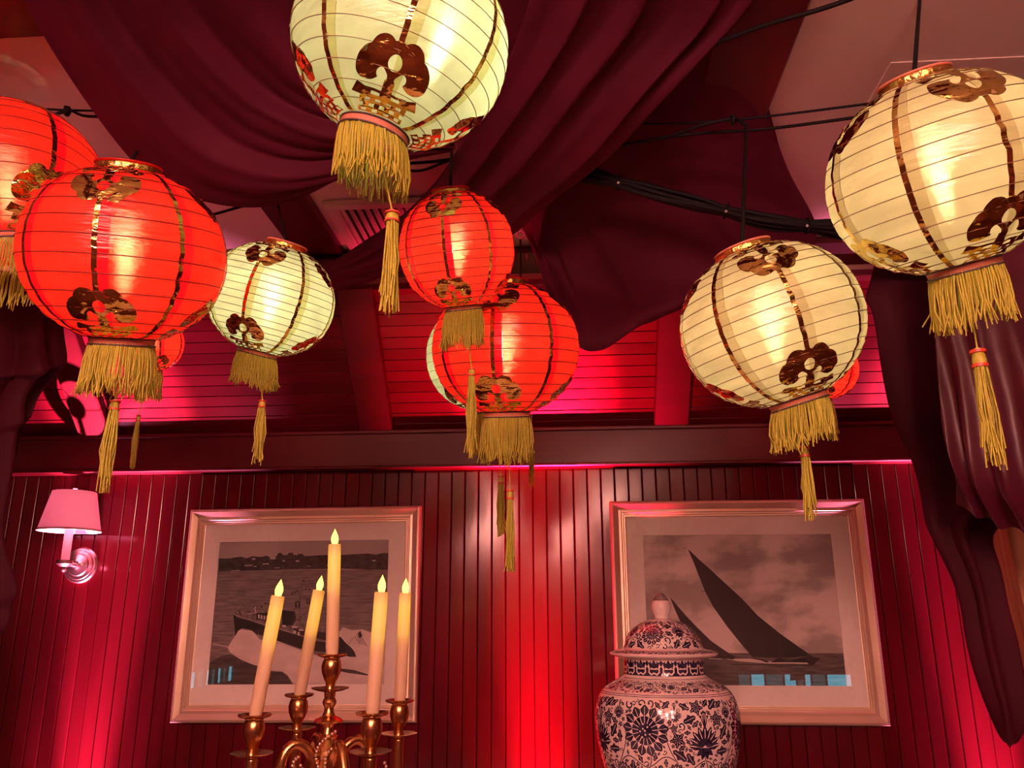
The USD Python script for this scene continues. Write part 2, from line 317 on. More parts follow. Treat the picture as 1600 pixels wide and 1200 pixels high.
# vent and access panel
va, vb_ = at_z(503, 312, HC), at_z(545, 369, HC)
vx0, vx1, vy0, vy1 = va[0], va[0] + .37, va[1], SY - .035
vt = thing('air_vent', 'pale slatted air vent in the ceiling beside the maroon batten', 'vent', (vx0, vy0, HC))
W_, H_ = vx1 - vx0, vy1 - vy0; fr = .035
obj('vent_back', box(fr, W_ - fr, fr, H_ - fr, -.004, .0), M['ventdark'], vt)
for q in (box(0, W_, 0, fr, -.018, -.0005, .004), box(0, W_, H_ - fr, H_, -.018, -.0005, .004), box(0, fr, fr, H_ - fr, -.018, -.0005, .004), box(W_ - fr, W_, fr, H_ - fr, -.018, -.0005, .004)):
    obj('vent_frame', q, M['vent'], vt)
x = fr + .012
while x < W_ - fr - .02:
    v, f = box(-.011, .011, fr, H_ - fr, -.0015, .0015); ca, sa = math.cos(.6), math.sin(.6)
    v = np.c_[v[:, 0] * ca + v[:, 2] * sa, v[:, 1], -v[:, 0] * sa + v[:, 2] * ca]
    obj('slat', (v + [x, 0, -.012], f), M['vent'], vt); x += .0235
pa, pb = at_z(1392, 97, HC), at_z(1280, 292, HC)
obj('access_panel', box(pa[0], pa[0] + .50, pa[1], pb[1], HC - .0025, HC, .0005), M['panel'], label='square raised access panel in the ceiling above the right lantern', cat_='ceiling panel')

# ------------------------------------------------------------------ unseen lamps and cyan panes behind the camera
for k, (x, y) in enumerate(((-.62, -3.45), (.36, -3.45), (-.80, -5.0), (.52, -5.0), (-.10, -4.2), (-.15, -6.2))):  # out of view; placed to light the wall, pictures and drapes
    lp = thing('unseen_globe_lamp', 'unseen pink glass globe lamp behind the camera, lighting the wall and pictures, ' + ['near row, left of its middle', 'near row, right of its middle', 'far row, left', 'far row, right', 'between the rows', 'last of all, at the rear wall'][k], 'lamp', (x, y, HC), group='unseen globe lamps behind the camera')
    obj('canopy', lathe([(0, -.03), (.03, -.028), (.055, -.012), (.058, 0), (0, 0)], 32), M['white_metal'], lp, smooth=40)
    obj('rod', tube(np.array([[0, 0, -.02], [0, 0, -.20]]), .006, 8), M['white_metal'], lp, smooth=True)
    obj('gallery', lathe([(.0, -.20), (.05, -.205), (.055, -.225), (.0, -.225)][::-1], 32), M['white_metal'], lp, smooth=40)
    obj('globe', moved(ico(.14, (0, 0, 0), 3), (0, 0, -.355)), M['unseen_lampglow'], lp, smooth=True)
def unseen_strip_window(n_, label, origin, ex, ey, w_, h_, cuts):
    """an unseen low strip of several glowing panes: ex runs along the wall, ey into the room"""
    w = thing(f'window_{n_}', label, 'window', origin, **STRUCT)
    def put(nm, x0, x1, y0, y1, z0, z1, mt):
        v, f = box(x0, x1, y0, y1, z0, z1); obj(nm, (v[:, :1] * np.array(ex) + v[:, 1:2] * np.array(ey) + v[:, 2:] * np.array([0, 0, 1.0]), f), mt, w)
    for q in ((-.03, w_ + .03, 0, .04, -.03, 0), (-.03, w_ + .03, 0, .04, h_, h_ + .03), (-.03, 0, 0, .04, 0, h_), (w_, w_ + .03, 0, .04, 0, h_)): put('window_frame', *q, M['darkwood'])
    for i_, (a, b) in enumerate(zip(cuts[:-1], cuts[1:])):
        put('mullion', b - .02, b, 0, .035, 0, h_, M['darkwood']); put('unseen_pane', a, b - .02, .004, .012, 0, h_, M['unseen_pane' if i_ % 2 == 0 else 'unseen_pane_dim'])
unseen_strip_window(1, 'unseen low strip of cyan panes in the left side wall, reflected in the picture glass', (XL, -5.35, .90), (0, 1.0, 0), (1.0, 0, 0), 1.0, .13, [0, .14, .26, .38, .52, .62, .80, 1.0])
unseen_strip_window(2, 'unseen low strip of cyan panes in the rear wall, reflected in the picture glass', (3.1, YB, .74), (-1.0, 0, 0), (0, 1.0, 0), 1.3, .12, [0, .34, .50, .58, .66, .80, 1.0, 1.16, 1.3])

# red uplights on the floor along the wall
def uplight(px, col, label, power, tilt=0.0):
    p = at(px, 1200, D - .14); loc = (p[0], -.068, 0.0)
    t = thing('floor_uplight', label, 'uplight', loc, group='uplights on the floor along the wall')
    obj('housing', lathe([(0, .0), (.046, .0), (.05, .006), (.05, .16), (.046, .165), (.042, .16), (.040, .10), (0, .10)], 32), M['black'], t, smooth=40)
    for nm, ang, soft, pw in (('beam', 8.5, .9, 6.5), ('spill', 17.5, 1.0, 1.4)):    # a tight beam with a weaker spill round it
        Lt = UsdLux.SphereLight.Define(stage, str(t.GetPath()) + '/' + nm)
        Lt.CreateRadiusAttr(.018); Lt.CreateColorAttr(Gf.Vec3f(*col)); Lt.CreateIntensityAttr(power * pw)
        sh = UsdLux.ShapingAPI.Apply(Lt.GetPrim()); sh.CreateShapingConeAngleAttr(ang); sh.CreateShapingConeSoftnessAttr(soft)
        Lt.AddTranslateOp().Set(Gf.Vec3d(0, 0, .14)); Lt.AddRotateXYZOp().Set(Gf.Vec3f(180 + tilt, 0, 0))
uplight(842, (1.0, .01, .07), 'red floor uplight under the bright streak between the two pictures', UPLIGHT * 1.6, 0)
uplight(92, (1.0, .20, .42), 'red floor uplight below the wall lamp', UPLIGHT)
uplight(1588, (1.0, .18, .40), 'red floor uplight below the right curtain', UPLIGHT)

# ------------------------------------------------------------------ lanterns
def motif():
    """gold foil figure in a 2 wide, 1.95 high box: a cloud head on a stem over a stepped lattice"""
    c = [Point(0, 1.45).buffer(.42)]
    for sx in (-1, 1):
        c += [affinity.scale(Point(sx * .40, 1.60).buffer(1, 24), .36, .33), affinity.scale(Point(sx * .66, 1.28).buffer(1, 24), .40, .40)]
    c = unary_union(c + [sbox(-.3, .95, .3, 1.5)])
    c = c.difference(Point(0, 1.40).buffer(.19))
    for sx in (-1, 1):
        ln = LineString([(sx * 1.1, .92), (sx * .85, .80), (sx * .55, .76), (sx * .30, .86), (sx * .20, 1.05), (sx * .30, 1.14)]).buffer(.095)
        c = c.difference(unary_union([ln, Point(sx * .31, 1.12).buffer(.115)]))
    bar = Polygon([(-.98, .56), (-.90, .80), (-.62, .72), (-.3, .70), (.3, .70), (.62, .72), (.90, .80), (.98, .56), (.6, .50), (-.6, .50)])
    parts = [c, sbox(-.15, .6, .15, 1.0), bar.difference(unary_union([sbox(-.42, .56, -.16, .64), sbox(.16, .56, .42, .64)]))]
    lat = Polygon([(-.66, .02), (-.70, .50), (.70, .50), (.66, .02)])
    holes = [sbox(x - .075, y - .05, x + .075, y + .05) for x, y in ((-.46, .40), (-.16, .40), (.16, .40), (.46, .40), (-.30, .25), (0, .25), (.30, .25), (-.5, .11), (-.17, .11), (.17, .11), (.5, .11))]
    holes += [sbox(-.75, .19, -.55, .30), sbox(.55, .19, .75, .30)]
    parts.append(lat.difference(unary_union(holes)))
    return unary_union(parts)
MOTIF = tri(motif(), 0.16)

def lantern(label, c_px, r_px, R, ring_px, kind, nring, strip_px, collar_kind='tape', fringe=1.0, fr_px=None, tassel=None, cord_to=None, HR=.90, seed=0, bulb_dx=0.0, group='round silk lanterns hung from the ceiling', bulb=None, motifs=True):
    rg = np.random.default_rng(100 + seed)
    p0 = at(c_px[0], c_px[1], 1.0); d = p0 - CAM; d /= np.linalg.norm(d)
    dist = R * FPX / r_px / (d @ FWD)
    C = CAM + d * dist
    # profile
    H = R * HR; rr = .315 * R; p = 2.08
    zr = H * (1 - (rr / R) ** p) ** (1 / p)
    dr = ray(*ring_px); dr /= np.linalg.norm(dr); o = C - CAM; b = dr @ o; disc = b * b - (o @ o - zr * zr)
    t = b - math.sqrt(disc) if disc > 0 else b
    ax = CAM + dr * t - C; ax /= np.linalg.norm(ax)
    Rm = frame_from_z(-ax)                       # local z = up along the lantern's own axis
    g = thing('lantern', label, 'lantern', C, group)
    zz = np.linspace(-zr, zr, 400); rz = R * np.maximum(1 - np.abs(zz / H) ** p, 0) ** (1 / p)
    ss = np.r_[0, np.cumsum(np.hypot(np.diff(zz), np.diff(rz)))]; S = ss[-1]
    fz, fr_ = (lambda s: np.interp(s, ss, zz)), (lambda s: np.interp(s, ss, rz))
    ribs = np.linspace(0, S, nring + 2)
    RB = np.c_[fr_(ribs), fz(ribs)]
    def surf(s, off=0.0, ang=None):              # the silk is stretched straight from rib to rib
        s = np.clip(s, 0, S); u = s / S * (nring + 1); k = np.minimum(u.astype(int), nring); f = (u - k)[..., None]
        q = RB[k] * (1 - f) + RB[k + 1] * f
        bul = .010 * R * np.sin(np.pi * f[..., 0]) ** 2
        e = np.stack([fr_(s), fz(s) * (R / H) ** 2], -1); e /= np.linalg.norm(e, axis=-1, keepdims=True)
        return q + e * (off + bul)[..., None]
    def place(s, a, off=0.0):
        q = surf(s, off); v = np.stack([q[..., 0] * np.cos(a), q[..., 0] * np.sin(a), q[..., 1]], -1); return v @ Rm.T
    # turn the lantern so that a motif's ribbon passes strip_px
    ds = ray(*strip_px) @ Rm; ds /= np.linalg.norm(ds); os_ = -(C - CAM) @ Rm
    q_ = np.array([1, 1, R / H]); dq, oq = ds * q_, os_ * q_
    a__, b__, c__ = dq @ dq, dq @ oq, oq @ oq - R * R
    ts = (-b__ - math.sqrt(max(b__ * b__ - a__ * c__, 0))) / a__; hit = os_ + ds * ts
    phase = math.atan2(hit[1], hit[0])
    if cord_to is None:
        up_y = C[1]; cord_to = np.array([C[0], up_y, HC - .002 if up_y < SY - .12 else min(HC, SZ - .04 - (up_y - SY))])
    # gores
    silk_, seam_ = SILK[kind]
    ns = (nring + 1) * 3
    sg = np.linspace(0, S, ns + 1); SEAM = .125
    for k in range(8):
        a0 = phase + k * np.pi / 4
        A = np.linspace(a0 + SEAM, a0 + np.pi / 4, 11)
        sgr, ag = np.meshgrid(sg, A, indexing='ij')
        wr = R * .012 * (meshkit.noise(np.stack([ag * 16, sgr / S * 26, np.full_like(ag, k + 3.0)], -1), seed) - .5)
        obj('gore', grid_mesh(place(sgr, ag, wr)), silk_, g, smooth=24)
        A = np.linspace(a0, a0 + SEAM, 4); sgr, ag = np.meshgrid(sg, A, indexing='ij')
        obj('seam', grid_mesh(place(sgr, ag, np.full_like(ag, .0006))), seam_, g, smooth=24)
        # gold ribbon
        has = motifs and k % 2 == 0
        sc = .30 * R
        lo, hi = (.03 * R + 1.86 * sc * 1.28, S - .03 * R - 1.86 * sc * 1.28) if has else (.02 * R, S - .02 * R)
        n_ = 60; sr = np.linspace(lo, hi, n_); wd = .0034 * R / .14
        jit = (meshkit.noise(np.c_[sr / S * 40, np.full(n_, k), np.zeros(n_)], 5) - .5) * .0012
        rad = fr_(sr); sgr = np.repeat(sr[:, None], 3, 1); ag = a0 + (np.array([-1, 0, 1])[None] * wd + jit[:, None]) / rad[:, None]
        obj('gold_ribbon', grid_mesh(place(sgr, ag, .0012 + np.repeat((jit * 1.2)[:, None], 3, 1))), M['gold'], g, smooth=20)
        if has:
            for top in (False, True):
                v, f = MOTIF; s_ = .03 * R + v[:, 1] * sc * 1.28; a_ = v[:, 0] * sc
                s_ = S - s_ if top else s_
                ra = fr_(np.clip(s_, 0, S))
                w = place(s_, a0 + a_ / ra, np.full(len(v), .0014) + (meshkit.noise(np.c_[v[:, :2] * 6, np.full(len(v), k)], seed) - .5) * .0022)
                obj('gold_motif', (w, f if top else f[:, ::-1]), M['gold'], g, smooth=30)
    # wire ribs
    rg_ = []
    aa = np.linspace(0, 2 * np.pi, 73)
    for s_ in ribs[1:-1]:
        q = surf(np.array([s_]), np.array([.0010]))[0]
        P = np.c_[q[0] * np.cos(aa), q[0] * np.sin(aa), np.full(73, q[1])] @ Rm.T
        rg_.append(tube(P, (.0006 if kind != 'red' else .0007) * (R / .14) ** .5, 4, caps=False))
    obj('rib_wires', cat(rg_), M['wire_red'] if kind == 'red' else M['wire'], g, smooth=True, kind='stuff')
    # collars
    def band(z0, z1, r0, r1, mt, nm):
        v, f = lathe([(r0 - .0015, z0), (r0, z0), (r0 + .0012, (z0 + z1) / 2), (r1, z1), (r1 - .0015, z1), (r0 - .0015, z0)], 64)
        obj(nm, (v @ Rm.T, f), mt, g, smooth=50)
    bh = .075 * R
    band(-zr - bh, -zr + .002, rr * .99, rr * 1.01, M['collar'], 'bottom_collar')
    for zc in (-zr - bh, -zr - .006 * R):
        P = np.c_[(rr * 1.005 + .001) * np.cos(aa), (rr * 1.005 + .001) * np.sin(aa), np.full(73, zc)] @ Rm.T
        obj('collar_piping', tube(P, .0013 * R / .14, 6, caps=False), M['piping'], g, smooth=True)
    band(zr - .002, zr + .07 * R, rr * 1.01, rr * .99, M['goldtrim'], 'top_collar')
    P = np.c_[rr * np.cos(aa), rr * np.sin(aa), np.full(73, zr + .075 * R)] @ Rm.T
    obj('top_hoop', tube(P, .002, 6, caps=False), silk_ if kind == 'red' else M['collar'], g, smooth=True)
    # hanger wire, cord, socket, bulb
    top = np.array([0, 0, zr + .075 * R]) @ Rm.T
    bar = np.array([[-rr, 0, zr + .07 * R], [-rr * .4, 0, zr + .05 * R], [0, 0, zr + .11 * R], [rr * .4, 0, zr + .05 * R], [rr, 0, zr + .07 * R]]) @ Rm.T
    obj('hanger_wire', tube(spline(bar, 24), .0011, 5), M['wire'], g, smooth=True)
    if cord_to is not None:
        e = np.asarray(cord_to) - C
        mid = (top + e) / 2 + np.array([.004, 0, 0])
        obj('power_cord', tube(np.array([top * .4, top, top * .6 + e * .4, top * .2 + e * .8, e]), .0034, 8), M['black'], g, smooth=True)
    obj('socket', moved(lathe([(0, R * .50), (.017, R * .50), (.019, R * .30), (.015, R * .24), (0, R * .24)][::-1], 20), M=Rm), M['socket'], g, smooth=40)
    bl = R * .24; bt = R * .26
    obj('bulb', moved(lathe([(0, bt - 2 * bl), (.004, bt - 1.97 * bl), (.0075, bt - 1.8 * bl), (.0085, bt - bl), (.0075, bt - .1 * bl), (.006, bt)], 20), RIGHT * bulb_dx, M=Rm), M['bulb_' + (bulb or kind)], g, smooth=50)
    # fringe: threads hang straight down from the tilted collar
    sc_px = px_size(C)
    Lf = fr_px * sc_px if fr_px else .5 * R
    th = []
    nth = 170
    for k in range(nth):
        a_ = 2 * np.pi * (k + rg.uniform(-.5, .5)) / nth; ro = rr * rg.uniform(.93, 1.0)
        st = np.array([ro * math.cos(a_), ro * math.sin(a_), -zr - bh + .002]) @ Rm.T
        ln = Lf * rg.uniform(.80, 1.0) * fringe * (1 + .06 * math.sin(3 * a_ + seed))
        w1, w2 = rg.normal(0, .0022, 2), rg.normal(0, .0042, 2)
        out = np.array([math.cos(a_), math.sin(a_)]) @ np.array([Rm[:2, 0], Rm[:2, 1]]) * .003
        P = np.array([st, st + [out[0] + w1[0] * .5, out[1] + w1[1] * .5, -ln * .3], st + [out[0] + w1[0], out[1] + w1[1], -ln * .65], st + [w2[0] + out[0], w2[1] + out[1], -ln]])
        th.append(tube(P, np.array([1, 1, 1, .8]) * rg.uniform(.0010, .0014) * (R / .14) ** .5, 4))
    obj('fringe', cat(th), M['fringe'], g, smooth=True, kind='stuff')
    if tassel:
        (tx, ty0), (tx1, ty1), ty2 = tassel          # binding top, binding bottom, end
        q0 = at(tx, ty0, C[1] + D + ax[1] * zr) - C; sp = px_size(q0 + C)
        lb, lt = (ty1 - ty0) * sp * 1.05, (ty2 - ty1) * sp * 1.05
        anchor = np.array([0, 0, -zr - bh * .5]) @ Rm.T
        q0 = np.array([q0[0], q0[1], q0[2]])
        obj('tassel_cord', tube(spline([anchor, anchor * .6 + q0 * .4 + [0, 0, .004], q0], 16), .0012, 5), M['fringe'], g, smooth=True)
        kk = .0062 * (R / .14) ** .5 * (1.25 if sp < .0009 else 1.0)
        obj('tassel_head', moved(lathe([(0, -lb), (kk, -lb), (kk * 1.12, -lb * .6), (kk * .95, -lb * .3), (kk * .6, 0), (0, .002)], 16), q0), M['fringe'], g, smooth=50)
        for zb in (-.12, -.85):
            obj('tassel_binding', moved(lathe([(kk * .8, lb * (zb - .14)), (kk * 1.25, lb * (zb - .12)), (kk * 1.25, lb * (zb + .04)), (kk * .8, lb * (zb + .06))], 16), q0), M['binding'], g, smooth=50)
        lean = (tx1 - tx) * sp / max(1, (ty2 - ty0) * sp)
        th = []
        for k in range(46):
            a_, ro = rg.uniform(0, 2 * np.pi), kk * math.sqrt(rg.uniform(0, 1))
            st = q0 + [ro * math.cos(a_), ro * math.sin(a_), -lb * .9]
            ln = lt * rg.uniform(.72, 1.0); sp_ = 1.45
            w = rg.normal(0, .0022, 2)
            P = np.array([st, st + [ro * .3 * math.cos(a_) + w[0], ro * .3 * math.sin(a_) + w[1], -ln * .5], st + [ro * (sp_ - 1) * math.cos(a_) - w[0], ro * (sp_ - 1) * math.sin(a_) + w[1], -ln]])
            th.append(tube(P, .00115 * (R / .14) ** .5, 4))
        obj('tassel_threads', cat(th), M['fringe'], g, smooth=True, kind='stuff')
    return C

CEIL = lambda x, y: at_z(x, y, HC - .002)
LB = {}
LB['top'] = lantern('big ivory lantern nearest the camera, cut off by the top edge of the picture', (627, 72), 167, .14, (586, 203), 'ivory', 13, (622, 85), fr_px=92, tassel=((613, 331), (613, 349), 497), cord_to=None, seed=1, bulb_dx=.042)
LB['fl'] = lantern('big red lantern at the left with a fringe in front of the pink lit wall', (196, 400), 149, .14, (191, 532), 'red', 12, (147, 400), fr_px=88, tassel=((180, 625), (165, 641), 770), cord_to=CEIL(216, 232), seed=2)
LB['ll'] = lantern('red lantern cut off by the left edge of the picture', (12, 294), 140, .18, (18, 390), 'red', 12, (48, 352), fr_px=62, cord_to=at(104, 174, 1.48), seed=3)
LB['lc'] = lantern('small ivory lantern between the big red lantern and the top lantern', (425, 468), 96, .11, (402, 551), 'ivory', 20, (388, 450), fr_px=56, tassel=((410, 625), (404, 637), 725), cord_to=CEIL(433, 315), seed=4)
LB['cr'] = lantern('small red lantern in the middle, below the crossing drapes', (714, 391), 89, .10, (724, 482), 'red', 16, (696, 400), fr_px=66, HR=1.02, tassel=((737, 575), (735, 588), 714), cord_to=CEIL(706, 225), seed=5)
LB['br'] = lantern('large red lantern in the middle, hung behind and below the small red one', (790, 545), 114, .15, (792, 652), 'red', 14, (770, 560), fr_px=76, tassel=((797, 764), (797, 780), 888), cord_to=CEIL(802, 345), seed=6)
LB['bc'] = lantern('ivory lantern mostly hidden behind the large red lantern in the middle', (753, 557), 86, .14, (765, 640), 'ivory', 15, (690, 560), fr_px=70, HR=.98, tassel=((783, 742), (785, 756), 835), cord_to=CEIL(760, 330), seed=7)
LB['rm'] = lantern('cream lantern right of the middle, in front of a small red one', (1204, 508), 139, .14, (1247, 624), 'cream', 16, (1243, 480), fr_px=72, tassel=((1256, 697), (1262, 714), 812), cord_to=at(1166, 196, 1.45), seed=8)
LB['rf'] = lantern('big cream lantern at the right edge of the picture', (1468, 274), 167, .14, (1509, 428), 'cream', 13, (1577, 250), fr_px=98, tassel=((1527, 545), (1553, 575), 732), cord_to=CEIL(1437, 0), seed=9)
LB['rs'] = lantern('small red lantern peeping out behind the cream lantern right of the middle', (1287, 577), 51, .09, (1283, 622), 'red', 12, (1290, 590), fr_px=60, cord_to=None, seed=10)
LB['ls'] = lantern('small red lantern peeping out below the big red lantern at the left', (233, 535), 51, .09, (236, 580), 'red', 12, (250, 550), fr_px=48, tassel=((217, 648), (215, 658), 732), cord_to=None, seed=11)
LB['hs'] = lantern('small red lantern hidden behind the large red one, only its tassel showing', (835, 548), 46, .09, (833, 592), 'red', 12, (840, 560), fr_px=36, tassel=((830, 672), (832, 684), 761), cord_to=None, seed=12)

# ------------------------------------------------------------------ drapes
def drape(rows, nu=70, nv=110, folds=None, by='drop', thick=.003, seed=0, wrinkle=.004):
    """rows: control rows of (px, py, drop below the ceiling) or (px, py, depth): a cloth through these points, with folds pushed out of it"""
    G = np.array([[at_z(x, y, HC - q) if by == 'drop' else at(x, y, q) for x, y, q in row] for row in rows])
    n, m = G.shape[:2]; U, V = np.linspace(0, 1, nv), np.linspace(0, 1, nu)
    P = np.stack([RectBivariateSpline(np.linspace(0, 1, n), np.linspace(0, 1, m), G[..., k], kx=min(3, n - 1), ky=min(3, m - 1))(U, V) for k in range(3)], -1)
    N = np.cross(np.gradient(P, axis=0), np.gradient(P, axis=1)); N /= np.linalg.norm(N, axis=2, keepdims=True) + 1e-12
    c = P.mean((0, 1)); sgn = np.sign(((CAM - c) * N.mean((0, 1))).sum()) or 1.0
    vv, uu = np.meshgrid(V, U)[0], np.meshgrid(V, U)[1]
    h = np.zeros_like(vv)
    if folds is not None: h = h + folds(uu, vv)
    h += wrinkle * (meshkit.fbm(np.stack([uu * 7, vv * 7, np.full_like(uu, seed)], -1), 3, seed) - .5)
    return grid_mesh(P + N * (sgn * h)[..., None], thick * 1.0)
def ridge(x, c, w):
    return np.exp(-((x - c) / w) ** 2)
def crease(x, c, w):                            # a fold: soft on one side, turned under sharply on the other
    t = (x - c) / w; return np.where(t < 0, np.exp(-t * t), np.exp(-(t * 4.0) ** 2))

# left swag: rows run from hem to the upper side, columns from the left start to the gathering in the middle
sw = [[(22, -70, .02), (92, 85, .06), (212, 247, .14), (290, 300, .19), (385, 320, .22), (470, 305, .21), (545, 272, .18), (640, 246, .14), (700, 232, .11)],
      [(120, -70, .02), (205, 70, .06), (315, 180, .12), (385, 228, .16), (455, 252, .18), (530, 250, .17), (590, 240, .15), (655, 232, .13), (703, 226, .11)],
      [(235, -70, .02), (310, 50, .05), (405, 135, .09), (460, 172, .12), (515, 195, .14), (570, 205, .14), (620, 208, .13), (668, 214, .12), (706, 220, .11)],
      [(380, -70, .02), (430, 20, .04), (500, 85, .07), (545, 120, .09), (580, 145, .11), (620, 165, .12), (652, 182, .12), (684, 200, .12), (709, 214, .11)],
      [(560, -70, .01), (590, 0, .03), (625, 50, .05), (645, 80, .07), (662, 105, .09), (678, 130, .10), (690, 155, .11), (702, 182, .11), (714, 208, .11)],
      [(860, -70, .01), (840, 0, .02), (815, 60, .04), (795, 100, .05), (775, 130, .07), (755, 155, .08), (742, 175, .09), (730, 190, .10), (722, 205, .11)]]
def f_sw(u, v):
    w = u + .05 * np.sin(v * 5)
    a = np.clip(1.25 - v, 0, 1)
    return (.050 * crease(w, .20, .12) + .042 * crease(w, .42, .12) + .036 * crease(w, .60, .10) + .030 * crease(w, .78, .10) + .018 * np.sin(w * 52) * np.clip(v - .3, 0, 1)) * a + .006 * np.sin(w * 90 + 3 * v) * v
obj('ceiling_drape', drape(sw, 120, 150, f_sw, seed=3), M['velvet'], label='burgundy velvet swag sagging from the ceiling at the upper left', cat_='drape', group='burgundy drapes', smooth=True)
# right swag: gathered length running from the upper right to the beam behind the small ivory lantern
bw = [[(845, -75, .02), (975, -75, .02), (1090, -75, .02), (1228, -75, .02)],
      [(815, 35, .05), (930, 45, .05), (1040, 52, .05), (1142, 50, .05)],
      [(775, 130, .09), (870, 140, .10), (960, 150, .11), (1042, 150, .10)],
      [(722, 222, .12), (800, 232, .14), (880, 242, .15), (948, 243, .13)],
      [(676, 288, .13), (735, 300, .15), (798, 312, .16), (858, 312, .14)],
      [(626, 338, .14), (670, 352, .16), (720, 372, .16), (770, 380, .15)],
      [(578, 371, .16), (600, 387, .18), (622, 404, .18), (642, 416, .17)],
      [(540, 396, .18), (552, 412, .19), (562, 428, .19), (572, 441, .19)],
      [(497, 420, .20), (500, 433, .205), (503, 446, .205), (507, 458, .20)]]
def f_bw(u, v):
    t = np.clip(1.05 - u, .12, 1)
    v2 = v + .03 * np.sin(u * 6)
    return (.035 * crease(v2, .22, .10) + .03 * crease(v2, .47, .12) + .045 * crease(v2, .80, .09) + .035 * crease(v2, .96, .07) + .008 * np.sin(v2 * 30 + u * 2)) * t
obj('ceiling_drape', drape(bw, 90, 170, f_bw, seed=5), M['velvet'], label='long gathered burgundy drape crossing the ceiling from the upper right to the timber beam', cat_='drape', group='burgundy drapes', smooth=True)
# hanging corner of cloth behind it
cw = [[(1085, 40, .015), (1120, 55, .015), (1150, 80, .02), (1178, 115, .02), (1197, 158, .02)],
      [(1035, 118, .025), (1090, 150, .03), (1150, 200, .05), (1205, 250, .06), (1250, 300, .07)],
      [(985, 190, .03), (1050, 240, .07), (1130, 300, .13), (1200, 350, .17), (1275, 372, .17)],
      [(935, 243, .04), (1000, 310, .11), (1080, 370, .20), (1150, 415, .26), (1215, 438, .27)],
      [(890, 287, .04), (935, 350, .13), (1000, 420, .24), (1055, 458, .33), (1092, 472, .35)],
      [(855, 315, .05), (880, 380, .14), (915, 445, .25), (955, 492, .36), (995, 512, .41)],
      [(832, 334, .06), (848, 385, .13), (870, 440, .24), (897, 500, .37), (928, 549, .46)],
      [(812, 350, .07), (824, 372, .10), (838, 405, .16), (850, 438, .24), (872, 482, .35)]]
def f_cw(u, v):
    r = u - .12 * v
    return (.018 * crease(r, .28, .10) + .022 * crease(r, .55, .10) + .016 * crease(r, .70, .07) + .014 * crease(r, .86, .07)) * np.clip(.3 + v * 1.2, 0, 1) * np.clip(1.25 - v * .9, .25, 1)
obj('ceiling_drape', drape(cw, 100, 150, f_cw, seed=9, wrinkle=.002), M['velvet'], label='hanging corner of burgundy cloth with a rounded tip, behind the cable bundle', cat_='drape', group='burgundy drapes', smooth=True)
# left curtain
yl = [(200, 70), (330, 78), (430, 86), (475, 93), (530, 99), (572, 97), (600, 76), (640, 50), (690, 37), (760, 22), (850, 6), (945, 17), (975, 8), (1000, -14)]
lr = [[(-190 + (e + 190) * t, y + 14 * (1 - t) * (y > 560), 1.78 + .05 * math.sin(t * 7)) for t in np.linspace(0, 1, 9)] for y, e in yl]
def f_lc(u, v):
    v2 = v + .05 * np.sin(u * 5)
    return .022 * np.sin(v2 * 30) + .03 * crease(u + .14 * v, .52, .05) * np.clip(v * 1.4 - .3, 0, 1) + .022 * crease(u + .10 * v, .66, .05) * v + .025 * crease(u + .05 * v, .88, .05)
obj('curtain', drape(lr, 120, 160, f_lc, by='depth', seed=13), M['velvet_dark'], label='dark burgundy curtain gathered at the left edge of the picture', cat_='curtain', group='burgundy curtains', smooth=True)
# right curtain: long tail behind, shorter glossy fold in front
yr = [(225, 1385, 1800), (330, 1378, 1800), (430, 1362, 1800), (468, 1352, 1790), (490, 1362, 1780), (560, 1374, 1760), (655, 1394, 1730), (710, 1420, 1700), (770, 1438, 1660), (820, 1450, 1560), (880, 1480, 1556), (940, 1503, 1566), (1000, 1512, 1580), (1060, 1527, 1592), (1110, 1545, 1598), (1145, 1560, 1594), (1160, 1572, 1584)]
rr_ = [[(a + (b - a) * t, y + 5 * math.sin(t * 3.1) * (y > 1130), 1.92 - .05 * math.sin(t * 3)) for t in np.linspace(0, 1, 9)] for y, a, b in yr]
def f_rt(u, v):
    return .020 * np.sin(v * 15 + .5) * np.clip(1.2 - u, .3, 1) * np.clip((1 - u) * 7, 0, 1) + .018 * ridge(v, .86, .06) * np.clip(u * 4 - 2, 0, 1) * np.clip((1 - u) * 6, 0, 1)
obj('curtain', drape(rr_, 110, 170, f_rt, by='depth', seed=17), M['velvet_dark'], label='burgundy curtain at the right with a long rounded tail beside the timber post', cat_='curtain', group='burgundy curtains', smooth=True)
fr_ = [[(1452, 235, 1.66), (1520, 235, 1.64), (1600, 235, 1.62), (1720, 235, 1.60)], [(1448, 420, 1.66), (1520, 420, 1.62), (1600, 420, 1.60), (1730, 420, 1.58)],
       [(1460, 520, 1.67), (1525, 530, 1.62), (1605, 540, 1.58), (1740, 550, 1.56)], [(1474, 610, 1.68), (1530, 630, 1.63), (1610, 650, 1.58), (1740, 670, 1.55)],
       [(1486, 700, 1.69), (1530, 720, 1.65), (1605, 745, 1.60), (1740, 780, 1.56)], [(1493, 750, 1.70), (1535, 765, 1.68), (1603, 790, 1.64), (1740, 835, 1.6)],
       [(1494, 788, 1.73), (1538, 804, 1.72), (1602, 828, 1.70), (1740, 880, 1.66)]]
def f_fr(u, v):
    q = v - .55 * u
    return (.030 * ridge(q, -.30, .10) + .028 * ridge(q, -.05, .07) + .026 * ridge(q, .18, .07) + .024 * ridge(q, .42, .07) + .02 * ridge(q, .68, .06)) * np.clip(u * 1.8 - .2, .1, 1)
obj('curtain', drape(fr_, 110, 130, f_fr, by='depth', seed=19), M['satin'], label='glossy burgundy fold of curtain hanging over the top of the timber post', cat_='curtain', group='burgundy curtains', smooth=True)
